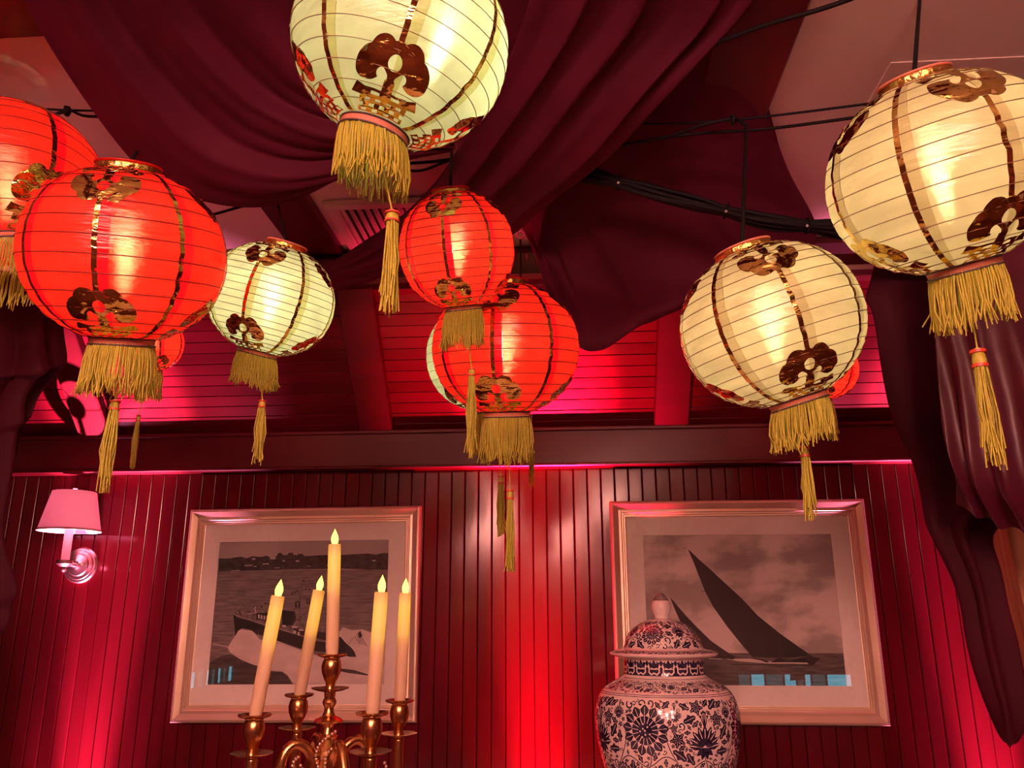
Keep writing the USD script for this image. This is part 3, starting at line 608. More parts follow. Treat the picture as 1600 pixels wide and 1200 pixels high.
# timber post
pA, pB = at(1588, 700, 2.12), at(1683, 1130, 2.12); dirp = (pA - pB) / np.linalg.norm(pA - pB)
bot = pB + dirp * ((0 - pB[2]) / dirp[2]); top_ = pB + dirp * ((HC - pB[2]) / dirp[2])
pv = trimesh.creation.box([.16, .16, 1.0]).subdivide().subdivide().subdivide().subdivide()
q = np.array(pv.vertices); tt = (q[:, 2] + .5)[:, None]; ca, sa = math.cos(-.22), math.sin(-.22)
qq = np.c_[q[:, 0] * ca - q[:, 1] * sa, q[:, 0] * sa + q[:, 1] * ca, np.zeros(len(q))] + bot * (1 - tt) + top_ * tt
qq[:, :2] += (meshkit.fbm(qq * [14, 14, 3], 3, 8)[:, None] - .5) * .012
obj('timber_post', (qq, np.array(pv.faces)), M['postwood'], label='leaning rough timber post at the right edge behind the curtain', cat_='post', smooth=40)

# ------------------------------------------------------------------ cables
def cable(name, label, pts, r=.0035, n=50, cat_='cable', group='black cables strung under the ceiling', ends=True):
    P = [at(*p) for p in pts]
    obj(name, tube(spline(P, n), r, 8), M['black'], label=label, cat_=cat_, group=group, smooth=True)
cable('cable', 'upper black cable at the left edge above the red lanterns', [(-60, 165, 1.49), (40, 169, 1.49), (105, 172, 1.49), (140, 173, 1.54), (165, 175, 1.60), (230, 190, 1.64)], .0024)
cable('cable', 'lower black cable at the left edge, looped round the upper one', [(-60, 178, 1.48), (20, 183, 1.48), (85, 180, 1.48), (105, 171, 1.475), (120, 177, 1.50), (145, 182, 1.55), (170, 185, 1.60), (235, 200, 1.66)], .0032)
cable('cable', 'black cable showing under the hem of the left swag', [(240, 335, 2.0), (318, 338, 1.95), (345, 332, 1.92), (383, 321, 1.9), (450, 303, 1.86), (515, 284, 1.82), (545, 273, 1.80), (628, 256, 1.72), (696, 250, 1.68), (740, 240, 1.66)], .0036)
cable('cable', 'slack black cable dipping below its neighbour beside the air vent', [(628, 262, 1.70), (645, 267, 1.69), (665, 265, 1.68), (690, 255, 1.66), (720, 248, 1.64)], .0032)
cable('cable', 'black cable at the upper right, from the drape to the top edge', [(1085, 88, 1.39), (1120, 68, 1.335), (1160, 52, 1.30), (1210, 35, 1.265), (1270, 18, 1.235), (1340, -6, 1.20), (1400, -30, 1.18), (1500, -60, 1.18)], .0045)
cable('cable', 'upper thin black cable running behind the big cream lantern', [(930, 190, 1.66), (1000, 193, 1.62), (1100, 191, 1.56), (1150, 187, 1.54), (1240, 177, 1.52), (1350, 163, 1.48), (1450, 150, 1.45), (1580, 132, 1.41), (1720, 112, 1.36)], .0026)
cable('cable', 'lower black cable running behind the big cream lantern', [(910, 232, 1.68), (965, 228, 1.64), (1040, 215, 1.58), (1100, 208, 1.56), (1180, 203, 1.53), (1260, 194, 1.52), (1355, 181, 1.48), (1450, 168, 1.45), (1580, 152, 1.41), (1720, 134, 1.36)], .0034)
cable('cable', 'black cable rising to the knot above the cream lantern', [(920, 232, 1.66), (985, 224, 1.62), (1060, 208, 1.55), (1110, 192, 1.51), (1140, 186, 1.50), (1158, 190, 1.46), (1166, 197, 1.45)], .0034)
def torus_knot(p, r, tr):
    a = np.linspace(0, 2 * np.pi, 25); return [tube(np.c_[p[0] + r * .5 * np.cos(a) * k, p[1] + r * np.sin(a), p[2] + r * np.cos(a) + dz], tr, 6, False) for k, dz in ((1, 0), (-1, .002), (.4, -.003))]
obj('cable_knot', cat(torus_knot(at(105, 173, 1.48), .007, .0032)), M['black'], label='black knot in the cables above the red lantern at the left edge', cat_='knot', smooth=True)
obj('cable_knot', cat(torus_knot(at(1146, 187, 1.49), .007, .003)), M['black'], label='black knot in the cables above the cream lantern', cat_='knot', smooth=True)
bd = [(880, 258, 1.72), (925, 275, 1.72), (968, 286, 1.70), (1030, 303, 1.69), (1085, 317, 1.68), (1137, 331, 1.67), (1200, 346, 1.66), (1262, 353, 1.66), (1330, 361, 1.68), (1400, 380, 1.72), (1445, 392, 1.77), (1500, 404, 1.80)]
B_ = spline([at(*p) for p in bd], 90); _, A1, A2 = frames(B_); bt = thing('cable_bundle', 'thick bundle of black cables tied together, crossing the hanging cloth', 'cable bundle', B_[0])
tt = np.linspace(0, 1, 90)
ties = [np.argmin(np.linalg.norm(B_ - at(x, y, q), axis=1)) for x, y, q in ((968, 286, 1.70), (1137, 331, 1.67), (1262, 353, 1.66))]
pinch = 1 - .45 * sum(np.exp(-((np.arange(90) - t_) / 4.0) ** 2) for t_ in ties)
for k in range(13):
    a_ = 2 * np.pi * k / 12 + np.sin(tt * 5 + k) * .5; ro = (.0155 if k < 12 else 0) * pinch * (1 + .25 * np.sin(tt * 9 + 2 * k))
    obj('cable', tube(B_ - B_[0] + A1 * (ro * np.cos(a_))[:, None] + A2 * (ro * np.sin(a_))[:, None], .0052, 7), M['black'], bt, smooth=True)
for t_ in ties:
    a_ = np.linspace(0, 2 * np.pi, 25); c_ = B_[t_] - B_[0]
    tie = obj('cable_tie', tube(c_ + .0165 * (np.cos(a_)[:, None] * A1[t_] + np.sin(a_)[:, None] * A2[t_]), .0022, 6, False), M['black'], bt, smooth=True)
    obj('tie_head', moved(ico(.0035), c_ + (CAM - B_[t_]) / np.linalg.norm(CAM - B_[t_]) * .0185), M['zip'], bt, smooth=True, label='pale glinting tie head')
hk = at(813, 368, 2.14); hkt = thing('cable_hook', 'small steel ring hook holding cables below the drape end, in front of the timber beam', 'hook', hk)
a_ = np.linspace(0, 2 * np.pi, 25)
obj('ring', tube(np.c_[.011 * np.cos(a_), np.zeros(25), .011 * np.sin(a_)], .0028, 6, False), M['steel'], hkt, smooth=True)
obj('shank', tube(np.array([[0, 0, .010], [0, 0, .03], [0, 0, HC - hk[2]]]), .0025, 6), M['steel'], hkt, smooth=True)
obj('cable_tail', tube(np.array([[.0, .002, -.011], [.001, .004, -.06], [.0, .006, -.13]]), .0028, 6), M['black'], hkt, smooth=True)

# ------------------------------------------------------------------ framed prints
def homography(src, dst):
    A = []
    for (x, y), (u, v) in zip(src, dst):
        A += [[x, y, 1, 0, 0, 0, -u * x, -u * y, -u], [0, 0, 0, x, y, 1, -v * x, -v * y, -v]]
    h = np.linalg.svd(np.array(A))[2][-1].reshape(3, 3)
    return lambda p: (lambda q: q[:, :2] / q[:, 2:])(np.c_[np.asarray(p, float), np.ones(len(p))] @ h.T)
def picture(label, corners, inner, title_mats, seed):
    """corners: frame TL, TR, BR, BL in the photograph; inner: the print's corners"""
    C4 = [at(x, y, D - .022) for x, y in corners]; c = np.mean(C4, 0)
    w = (np.linalg.norm(C4[1] - C4[0]) + np.linalg.norm(C4[2] - C4[3])) / 2; h = (np.linalg.norm(C4[3] - C4[0]) + np.linalg.norm(C4[2] - C4[1])) / 2
    ex = (C4[1] - C4[0] + C4[2] - C4[3]); ex /= np.linalg.norm(ex)
    ang = math.degrees(math.atan2(ex[2], ex[0]))
    x = UsdGeom.Xform.Define(stage, '/World/' + numbered('framed_picture', '/World')); x.AddTranslateOp().Set(Gf.Vec3d(float(c[0]), -.002, float(c[2]))); x.AddRotateYOp().Set(-ang)
    g = tag(x.GetPrim(), label, 'picture', 'framed sailing photographs on the red wall')
    # moulding: (inwards, out from the wall) profile swept along each side with mitred ends
    prof = np.array([(0, 0), (0, .018), (.004, .024), (.010, .026), (.016, .023), (.028, .016), (.036, .017), (.039, .014), (.043, .014), (.045, .011), (.050, .011), (.052, .007), (.056, .006), (.056, 0)])
    cr = np.array([(-w / 2, -h / 2), (w / 2, -h / 2), (w / 2, h / 2), (-w / 2, h / 2)]); di = np.array([(1, 1), (-1, 1), (-1, -1), (1, -1)])
    n = len(prof)
    for k in range(4):
        a, b = k, (k + 1) % 4
        V = np.array([[cr[q][0] + di[q][0] * i, -o, cr[q][1] + di[q][1] * i] for q in (a, b) for i, o in prof])
        F = [(i, n + i, n + i + 1) for i in range(n - 1)] + [(i, n + i + 1, i + 1) for i in range(n - 1)]
        F += [(0, i, i + 1) for i in range(1, n - 1)] + [(n, n + i + 1, n + i) for i in range(1, n - 1)]
        obj('frame_rail', (V, np.array(F)), M['frame'], g, smooth=28)
    iw, ih = w / 2 - .054, h / 2 - .054
    P4 = np.array([at(x, y, D - .006) - [c[0], 0, c[2]] for x, y in inner])[:, [0, 2]]
    x0, x1, z0, z1 = (P4[0, 0] + P4[3, 0]) / 2, (P4[1, 0] + P4[2, 0]) / 2, (P4[2, 1] + P4[3, 1]) / 2, (P4[0, 1] + P4[1, 1]) / 2
    mb = sbox(-iw, -ih, iw, ih).difference(sbox(x0, z0, x1, z1))
    v, f = extrude(mb, .0015); obj('mount', (np.c_[v[:, 0], -.0052 - v[:, 2], v[:, 1]], f), M['mount'], g)
    obj('back', box(-iw, iw, -.0018, -.0002, -ih, ih), M['darkwood'], g)
    gl = box(-iw, iw, -.0092, -.0084, -ih, ih)
    obj('glass', gl, M['glass'], g)
    return g, (x0, x1, z0, z1)
def flat(name, g, poly, mt, lay, label=None):
    v, f = tri(poly.buffer(0))
    obj(name, (np.c_[v[:, 0], np.full(len(v), -.0040 - .00006 * lay), v[:, 1]], f), mt, g, label=label)
def grey(name, a, b=None, scale=(30, 30, 30), lo=.35, hi=.65):
    b = a if b is None else b
    return noisy(name, (a, a * .86, a * .80), (b, b * .86, b * .80), scale=scale, rough=.6, lo=lo, hi=hi)
GR = {'sky': grey('print_sky', .36, .42, (4, 4, 9)), 'hill': grey('print_hill', .025, .06, (60, 60, 60)), 'house': grey('print_house', .42), 'sea': grey('print_sea', .13, .24, (16, 16, 160)),
      'hull': grey('print_hull', .014, .022), 'deck': grey('print_deck', .10, .24, (90, 90, 90)), 'foam': grey('print_foam', .55, .68, (14, 14, 24)), 'dark': grey('print_dark_water', .035, .09, (14, 14, 90)),
      'white': grey('print_white', .60), 'mid': grey('print_mid', .22),
      'sky2': grey('print_clouds', .36, .66, (5.5, 5.5, 10), .43, .57), 'sky3': grey('print_cloud_pale', .46, .52, (12, 12, 16)), 'sea2': grey('print_sea_dark', .06, .16, (14, 14, 120)), 'sail': grey('print_sail', .016, .030, (8, 8, 4)), 'sail2': grey('print_sail_edge', .07, .09)}
# left print: a motor boat throwing spray, a wooded shore behind
gl, R1 = picture('framed photograph of a dark motor boat throwing spray, left of the red streak', [(299, 796), (659, 790.4), (648.5, 1129.5), (263.5, 1130.5)], [(344, 847), (608, 843.5), (600.5, 1068.3), (325, 1070)], None, 1)
z2p = lambda p: [(320 + x / 4.616, 830 + y / 4.616) for x, y in p]
Hm = homography(z2p([(110, 80), (1330, 58), (1300, 1100), (20, 1110)]), [(R1[0], R1[3]), (R1[1], R1[3]), (R1[1], R1[2]), (R1[0], R1[2])])
clip1 = sbox(R1[0], R1[2], R1[1], R1[3])
P1 = lambda p: Polygon(Hm(z2p(p))).buffer(0).intersection(clip1)
L1 = lambda p, w: LineString(Hm(z2p(p))).buffer(w).intersection(clip1)
flat('printed_sky', gl, clip1, GR['sky'], 0)
flat('printed_sea', gl, P1([(80, 280), (1340, 272), (1310, 1110), (10, 1120)]), GR['sea'], 1)
hill = [(100, 198), (180, 196), (225, 188), (262, 184), (300, 196), (340, 180), (400, 186), (445, 176), (475, 190), (520, 178), (528, 158), (552, 156), (566, 172), (598, 172), (604, 156), (632, 154), (642, 170), (668, 172), (676, 162), (706, 162), (716, 178), (770, 176), (860, 170), (960, 172), (1060, 164), (1180, 158), (1235, 166), (1290, 154), (1335, 156), (1330, 276), (1180, 274), (1000, 268), (760, 272), (560, 276), (330, 284), (96, 290)]
flat('printed_shore', gl, P1(hill), GR['hill'], 2)
flat('printed_houses', gl, unary_union([P1([(x, y), (x + w, y - 2), (x + w, y + h), (x, y + h)]) for x, y, w, h in ((470, 186, 40, 16), (415, 232, 46, 8), (655, 208, 26, 12), (285, 244, 60, 7), (352, 252, 20, 6), (340, 196, 24, 10), (500, 262, 40, 5), (190, 282, 60, 4), (1208, 206, 26, 8), (560, 210, 18, 8), (735, 250, 30, 4), (880, 240, 12, 8))]), GR['house'], 3)
foam = [(165, 840), (215, 760), (250, 705), (300, 715), (345, 720), (395, 780), (450, 800), (560, 812), (720, 880), (850, 905), (960, 740), (1000, 690), (1060, 712), (1140, 706), (1220, 735), (1310, 742), (1305, 1104), (640, 1100), (600, 1040), (560, 1012), (470, 1006), (430, 985), (330, 960), (255, 925), (180, 875)]
flat('printed_mist', gl, P1(foam).buffer(.006).intersection(clip1), GR['mid'], 1.5)
flat('printed_spray', gl, P1(foam), GR['foam'], 2)
flat('printed_dark_water', gl, unary_union([P1([(30, 955), (120, 900), (190, 890), (260, 930), (350, 965), (460, 1012), (560, 1018), (600, 1050), (632, 1104), (15, 1115)]), P1([(860, 960), (960, 985), (1080, 1000), (1180, 1030), (1180, 1040), (1040, 1022), (930, 1000)]), L1([(60, 432), (300, 436)], .0006), L1([(640, 460), (1290, 470)], .0006), L1([(90, 660), (180, 656)], .0008), L1([(560, 300), (590, 300)], .0008)]), GR['dark'], 3)
hull = [(204, 598), (232, 622), (330, 648), (450, 690), (540, 712), (700, 760), (800, 792), (880, 800), (940, 760), (985, 762), (1015, 800), (1060, 838), (1085, 872), (1096, 905), (1050, 905), (960, 880), (820, 868), (700, 848), (600, 815), (520, 788), (450, 762), (370, 742), (330, 712), (270, 700), (240, 720), (218, 762), (214, 700)]
flat('printed_hull', gl, P1(hull), GR['hull'], 4)
flat('printed_deck', gl, unary_union([P1([(210, 596), (255, 575), (330, 570), (400, 585), (470, 560), (560, 570), (640, 575), (720, 640), (860, 700), (950, 740), (880, 790), (700, 750), (540, 705), (330, 642), (240, 618)]), P1([(780, 720), (800, 690), (860, 670), (940, 690), (960, 740), (900, 760)])]), GR['deck'], 5)
for q_ in (P1([(372, 590), (470, 588), (470, 655), (372, 636)]), P1([(556, 570), (650, 578), (660, 630), (640, 676), (560, 690)]), P1([(640, 700), (720, 715), (715, 760), (640, 740)]), P1([(800, 720), (900, 735), (890, 790), (800, 770)]), P1([(250, 570), (262, 615), (256, 616), (244, 574)])): flat('printed_cabin', gl, q_, GR['hull'], 6)
flat('printed_cabin_windows', gl, unary_union([P1([(x, y), (x + w, y + 2), (x + w, y + h), (x, y + h)]) for x, y, w, h in ((384, 600, 12, 30), (404, 604, 12, 30), (424, 608, 12, 30), (446, 610, 10, 30), (560, 676, 28, 14), (630, 684, 40, 12), (680, 706, 34, 12), (640, 716, 20, 22), (672, 726, 14, 26))] + [L1([(205, 600), (330, 642), (540, 704), (790, 778)], .0005), L1([(370, 590), (360, 560), (366, 548)], .0016), L1([(300, 600), (360, 590)], .0010)]), GR['white'], 7)
rig = [L1([(684, 640), (690, 470), (705, 350)], .0006), L1([(620, 445), (705, 385), (760, 410)], .0004), L1([(655, 560), (740, 545)], .0004), L1([(640, 580), (690, 470), (780, 500)], .0004), L1([(1035, 812), (1125, 716)], .0005), L1([(220, 560), (250, 510), (275, 530), (290, 560)], .0004), L1([(640, 660), (760, 560)], .0006)]
rig += [P1([(x, y), (x + 16, y - 8), (x + 14, y + 10)]) for x, y in ((705, 356), (640, 440), (622, 450), (660, 430), (720, 415), (745, 420), (430, 520), (452, 526), (400, 545), (480, 500), (500, 500), (540, 500), (470, 535))]
rig += [P1([(650, 506), (688, 502), (690, 550), (652, 552)]), P1([(734, 490), (760, 486), (762, 524), (736, 526)])]
rig += [L1([(1125 - 9 * i, 726 + 10 * i), (1140 - 6 * i, 770 + 8 * i), (1172 - 16 * i, 826 - 4 * i)], .0007) for i in range(5)] + [P1([(1108, 736), (1126, 718), (1140, 752), (1118, 772)])]
flat('printed_rigging', gl, unary_union(rig), GR['hull'], 8)
flat('printed_pennant_letters', gl, unary_union([L1([(658, 512), (670, 528), (682, 510)], .0005), L1([(670, 528), (671, 546)], .0005), L1([(740, 494), (748, 506), (757, 492)], .0004), L1([(748, 506), (749, 520)], .0004)]), GR['white'], 9)
flat('printed_wash', gl, unary_union([L1([(520, 796), (660, 850), (860, 920), (1050, 935)], .0022), L1([(180, 840), (60, 815)], .0012), L1([(365, 740), (372, 860)], .0006), L1([(385, 745), (388, 850)], .0005), L1([(900, 905), (1050, 915)], .001)]), GR['white'], 5)
# right print: two tall dark sails against clouds
gr, R2 = picture('framed photograph of two racing yachts with tall dark sails, behind the porcelain jar', [(959, 783.3), (1350, 779.3), (1392, 1135), (957, 1131.5)], [(1012.5, 836), (1298, 835), (1322.7, 1071.7), (1006, 1070)], None, 2)
z2p = lambda p: [(1000 + x / 4.615, 820 + y / 4.615) for x, y in p]
Hm = homography(z2p([(57, 73), (1376, 69), (1490, 1160), (27, 1154)]), [(R2[0], R2[3]), (R2[1], R2[3]), (R2[1], R2[2]), (R2[0], R2[2])])
clip1 = sbox(R2[0], R2[2], R2[1], R2[3])
flat('printed_sky', gr, clip1, GR['sky2'], 0)
flat('printed_sea', gr, P1([(20, 912), (1480, 916), (1500, 1170), (10, 1170)]), GR['sea2'], 2)
flat('printed_sail', gr, P1([(370, 168), (395, 190), (450, 245), (520, 308), (600, 385), (740, 518), (850, 640), (1000, 765), (1140, 868), (1240, 938), (1120, 945), (960, 948), (800, 944), (720, 845), (620, 712), (530, 575), (478, 470), (440, 360), (402, 250)]), GR['sail'], 3)
flat('printed_sail', gr, P1([(222, 503), (270, 565), (330, 640), (400, 718), (500, 822), (600, 895), (672, 940), (560, 945), (440, 905), (350, 800), (290, 690), (250, 590)]), GR['sail'], 3)
flat('printed_hull', gr, unary_union([P1([(790, 940), (880, 962), (930, 985), (1000, 945), (1060, 975), (1150, 950), (1230, 938), (1297, 955), (1262, 985), (1245, 1004), (1215, 1000), (1200, 985), (1080, 982), (900, 984)]), P1([(480, 940), (620, 942), (680, 942), (660, 962), (560, 950)]), L1([(360, 165), (335, 158)], .0006), L1([(452, 462), (472, 460)], .0009), L1([(640, 1000), (1230, 1004)], .0011)]), GR['hull'], 4)
flat('printed_wash', gr, unary_union([P1([(600, 958), (780, 955), (900, 975), (1210, 985), (1215, 996), (900, 992), (700, 975)]), L1([(480, 955), (570, 960)], .0012)]), GR['white'], 3)

# ------------------------------------------------------------------ wall lamp
wy = -.115; pc = at(124, 883, D - .01); ax_b = at(101.5, 876, D + wy); k_ = px_size(ax_b)
sc_ = thing('wall_lamp', 'brushed nickel candle wall lamp with a pink lit tapered linen shade', 'wall lamp', (pc[0], -.0005, pc[2]))
v, f = lathe([(0, 0), (.061, 0), (.061, .004), (.056, .009), (.050, .010), (.048, .014), (.038, .016), (.035, .021), (.020, .025), (.012, .032), (0, .034)], 48)
obj('back_plate', (np.c_[v[:, 0], -v[:, 2], v[:, 1]], f), M['nickel'], sc_, smooth=30)
o = ax_b - np.array([pc[0], -.0005, pc[2]])
obj('arm', tube(spline([[0, -.03, -.002], [o[0] * .5, wy * .55, o[2] - .010], [o[0], wy, o[2] - .002]], 16), .0075, 10), M['nickel'], sc_, smooth=True)
obj('cup', moved(lathe([(0, -.038), (.006, -.036), (.009, -.031), (.005, -.026), (.006, -.022), (.016, -.018), (.0245, -.010), (.0255, -.002), (.024, .002), (.0, .002)], 28), o), M['nickel'], sc_, smooth=30)
zt_, zb_ = at(113.5, 769, D + wy)[2] - pc[2], at(105.5, 830, D + wy)[2] - pc[2]
obj('candle_sleeve', moved(lathe([(0, o[2]), (.0135, o[2]), (.0135, zt_ - .05), (0, zt_ - .05)], 20), (o[0], o[1], 0)), M['sleeve'], sc_, smooth=40)
rt, rb = 32.2 * k_, 45.5 * k_
sh_ = obj('shade', moved(lathe([(rt, zt_), (rb, zb_), (rb - .0018, zb_), (rt - .0018, zt_), (rt, zt_)], 56), (o[0], o[1], 0)), M['shade'], sc_, smooth=30)
obj('shade_trim', moved(lathe([(rb + .0006, zb_ + .005), (rb + .0016, zb_ - .001), (rb - .002, zb_ - .001), (rb - .002, zb_ + .004)], 56), (o[0], o[1], 0)), M['sleeve'], sc_, smooth=30)
obj('finial', moved(lathe([(0, zt_ - .05), (.004, zt_ - .05), (.004, zt_ + .004), (.006, zt_ + .006), (.008, zt_ + .012), (0, zt_ + .016)], 14), (o[0], o[1], 0)), M['nickel'], sc_, smooth=40)
a_ = np.linspace(0, 2 * np.pi, 4)[:3]
obj('shade_spider', cat([tube(np.array([[o[0], o[1], zt_ - .004], [o[0] + (rt - .001) * math.cos(q), o[1] + (rt - .001) * math.sin(q), zt_ - .004]]), .0014, 5) for q in a_]), M['nickel'], sc_, smooth=True)

# ------------------------------------------------------------------ tables that carry the candelabra and the jar (below the frame)
DC = 1.5                                    # candelabra's distance
ca = at(516, 1075, DC); TABLE_Z = 0.76
tb = thing('dining_table', 'dining table with a pale cloth just below the picture, under the candelabra', 'table', (ca[0], ca[1] + .05, 0))
obj('table_top', box(-.75, .75, -.42, .42, TABLE_Z - .04, TABLE_Z - .004, .004), M['darkwood'], tb)
for sx, sy in ((-1, -1), (1, -1), (-1, 1), (1, 1)):
    obj('leg', moved(lathe([(0, 0), (.025, 0), (.032, TABLE_Z - .04), (0, TABLE_Z - .04)], 16), (sx * .66, sy * .34, 0)), M['darkwood'], tb, smooth=40)
obj('tablecloth', box(ca[0] - .78, ca[0] + .78, ca[1] + .05 - .45, ca[1] + .05 + .45, TABLE_Z - .003, TABLE_Z, .001), M['cloth'], label='pale cloth spread over the dining table below the picture', cat_='tablecloth')
DV = 2.32; jc = at(1042, 1130, DV)

# ------------------------------------------------------------------ candelabra
k_ = px_size(ca)
zy = lambda y: at(516, y, DC)[2] - TABLE_Z
cd = thing('candelabra', 'five armed old brass candelabra hung with a bead chain', 'candelabra', (ca[0], ca[1], TABLE_Z))
def cup(cx, cy, z_pan, s=1.0, top_dy=None):
    """candle socket and its drip pan; z_pan is the pan's rim"""
    u = k_ * s
    pan = [(0, z_pan - 5 * u), (8 * u, z_pan - 5 * u), (20 * u, z_pan - 3 * u), (30 * u, z_pan + .5 * u), (30.5 * u, z_pan + 1.8 * u), (28 * u, z_pan + 1.6 * u), (14 * u, z_pan - 1.0 * u), (8 * u, z_pan - 1.2 * u), (0, z_pan - 1.2 * u)]
    obj('drip_pan', moved(lathe(pan, 44), (cx, cy, 0)), M['brass'], cd, smooth=35)
    vs = [(0, z_pan - 1 * u), (8.5 * u, z_pan - 1 * u), (7.5 * u, z_pan + 4 * u), (7.6 * u, z_pan + 9 * u), (11 * u, z_pan + 15 * u), (15 * u, z_pan + 25 * u), (16.2 * u, z_pan + 34 * u), (14.5 * u, z_pan + 42 * u), (12.5 * u, z_pan + 46 * u), (14 * u, z_pan + 48 * u), (22 * u, z_pan + 50 * u), (24.5 * u, z_pan + 52.5 * u), (23.5 * u, z_pan + 54 * u), (16 * u, z_pan + 52.5 * u), (13 * u, z_pan + 51 * u), (12.2 * u, z_pan + 44 * u), (0, z_pan + 44 * u)]
    obj('candle_socket', moved(lathe(vs, 40), (cx, cy, 0)), M['brass'], cd, smooth=35)
    return z_pan + 46.5 * u
arm_px = [(393.5, 1178, -.0686), (579, 1175, -.140), (623, 1147, .0686), (464, 1138, .140)]
tops = []
for (x, y, oy) in arm_px:
    p = at(x, y, DC + oy); cx, cy, cz = p[0] - ca[0], p[1] - ca[1], p[2] - TABLE_Z
    s_ = px_size(p) / k_ * 1.0 * (1.08 if oy < 0 else .94)
    tops.append((cx, cy, cup(cx, cy, cz, s_)))
    e = np.array([cx, cy, cz - 4 * k_]); rad = np.array([cx, cy, 0]); rl = np.linalg.norm(rad); rn = rad / rl
    z0 = zy(1190)
    P = [rn * .020 + [0, 0, z0 - .02], rn * .034 + [0, 0, z0 + .022], rn * .055 + [0, 0, z0 + .032], rn * .076 + [0, 0, z0 + .008], rn * (rl * .60) + [0, 0, z0 - .052], rn * (rl * .80) + [0, 0, z0 - .070], rn * (rl * .965) + [0, 0, z0 - .050], e * [1, 1, 0] + [0, 0, (e[2] + z0 - .050) * .5], e]
    P = spline(P, 46); obj('arm', tube(P, np.linspace(.0088, .0100, 46), 12), M['brass'], cd, smooth=True)
    q = spline([rn * .076 + [0, 0, z0 + .008], rn * .080 + [0, 0, z0 - .022], rn * .066 + [0, 0, z0 - .036], rn * .054 + [0, 0, z0 - .026], rn * .058 + [0, 0, z0 - .016]], 24)
    obj('scroll', tube(q, np.linspace(.0085, .0045, 24), 10), M['brass'], cd, smooth=True)
tops.append((0, 0, cup(0, 0, zy(1076), .96)))
st = [(0, 0), (.075, 0), (.078, .006), (.060, .016), (.030, .028), (.018, .05), (.022, .09), (.014, .12), (.020, .15), (.026, .17)]
base_top = zy(1215)
st += [(.016, base_top - .03), (.026, base_top)]
for y, r in ((1200, 17), (1192, 20), (1186, 15), (1178, 18), (1172, 15.5), (1166, 19), (1160, 16), (1155, 13), (1150, 15.5), (1146, 9.5), (1136, 7.8), (1131, 10), (1128.5, 21), (1126, 22.5), (1123, 20), (1118, 10), (1112, 7.5), (1106, 7), (1101, 9.5), (1097, 11), (1093, 9.5), (1090, 8), (1084, 8.6), (1078, 9)):
    st.append((r * k_, zy(y)))
st.append((0, zy(1078)))
obj('stem', lathe(st, 40), M['brass'], cd, smooth=32)
# bead chain wound over the stem and arms
def beads(P, r=.0028, step=.0062):
    P = spline(P, 200); s = np.r_[0, np.cumsum(np.linalg.norm(np.diff(P, axis=0), axis=1))]
    return cat([ico(r, [np.interp(t, s, P[:, i]) for i in range(3)]) for t in np.arange(0, s[-1], step)])
bp = lambda x, y, oy: at(x, y, DC + oy) - np.array([ca[0], ca[1], TABLE_Z])
chains = [[(524, 1143, -.030), (512, 1152, -.034), (502, 1160, -.036), (495, 1172, -.04), (494, 1186, -.04), (500, 1205, -.035)], [(518, 1170, -.045), (510, 1180, -.048), (508, 1195, -.048), (504, 1215, -.04)],
          [(466, 1183, -.05), (459, 1190, -.06), (456, 1205, -.06)], [(470, 1196, -.05), (476, 1210, -.05)], [(601, 1192, .02), (606, 1204, .02)]]
for c in chains: obj('bead_chain', beads([bp(*q) for q in c]), M['bead'], cd, smooth=True, kind='stuff')
# candles
names = ['tilted candle in the front left arm, leftmost of the five', 'candle in the front right arm, second from the right', 'candle in the rear right arm, rightmost of the five', 'tilted candle in the rear left arm, second from the left', 'tallest candle in the middle of the candelabra']
cpx = [((434.5, 931), -.0686, 21), ((596, 925), -.140, 21.5), ((633.3, 926.5), .0686, 18.5), ((498.5, 922), .140, 18.5), ((523, 850.5), 0, 19.6)]
order = [0, 1, 2, 3, 4]
for i in order:
    (px_, py_), oy, wpx = cpx[i]
    b = np.array(tops[i]) + [0, 0, .0005]; base = b + np.array([ca[0], ca[1], TABLE_Z])
    tip = at(px_, py_, DC + oy); vec = tip - base; ln = np.linalg.norm(vec); fr3 = frame_from_z(vec)
    r = wpx / 2 * px_size(tip)
    g = thing('candle', 'ivory LED taper, ' + names[i], 'candle', base, 'ivory tapers in the candelabra')
    obj('wax_body', moved(lathe([(0, 0), (r * .72, 0), (r * .92, .008), (r * 1.0, .02), (r * 1.0, ln - .003), (r * .93, ln), (r * .6, ln - .0025), (0, ln - .004)], 28), M=fr3), M['wax'], g, smooth=40)
    u = r / 10
    fl = [(0, ln - .004), (3.0 * u, ln - .003), (5.2 * u, ln + 4 * u), (5.9 * u, ln + 8 * u), (5.2 * u, ln + 12 * u), (3.4 * u, ln + 17 * u), (1.5 * u, ln + 21 * u), (0, ln + 24.5 * u)]
    obj('led', moved(lathe([(0, ln - 7.5 * r), (r * .25, ln - 7.2 * r), (r * .4, ln - 1.2 * r), (0, ln - 1.0 * r)], 12), M=fr3), M['led'], g, smooth=40)
    obj('flame', moved(lathe(fl, 20, 28), M=fr3), M['flame'], g, smooth=True)

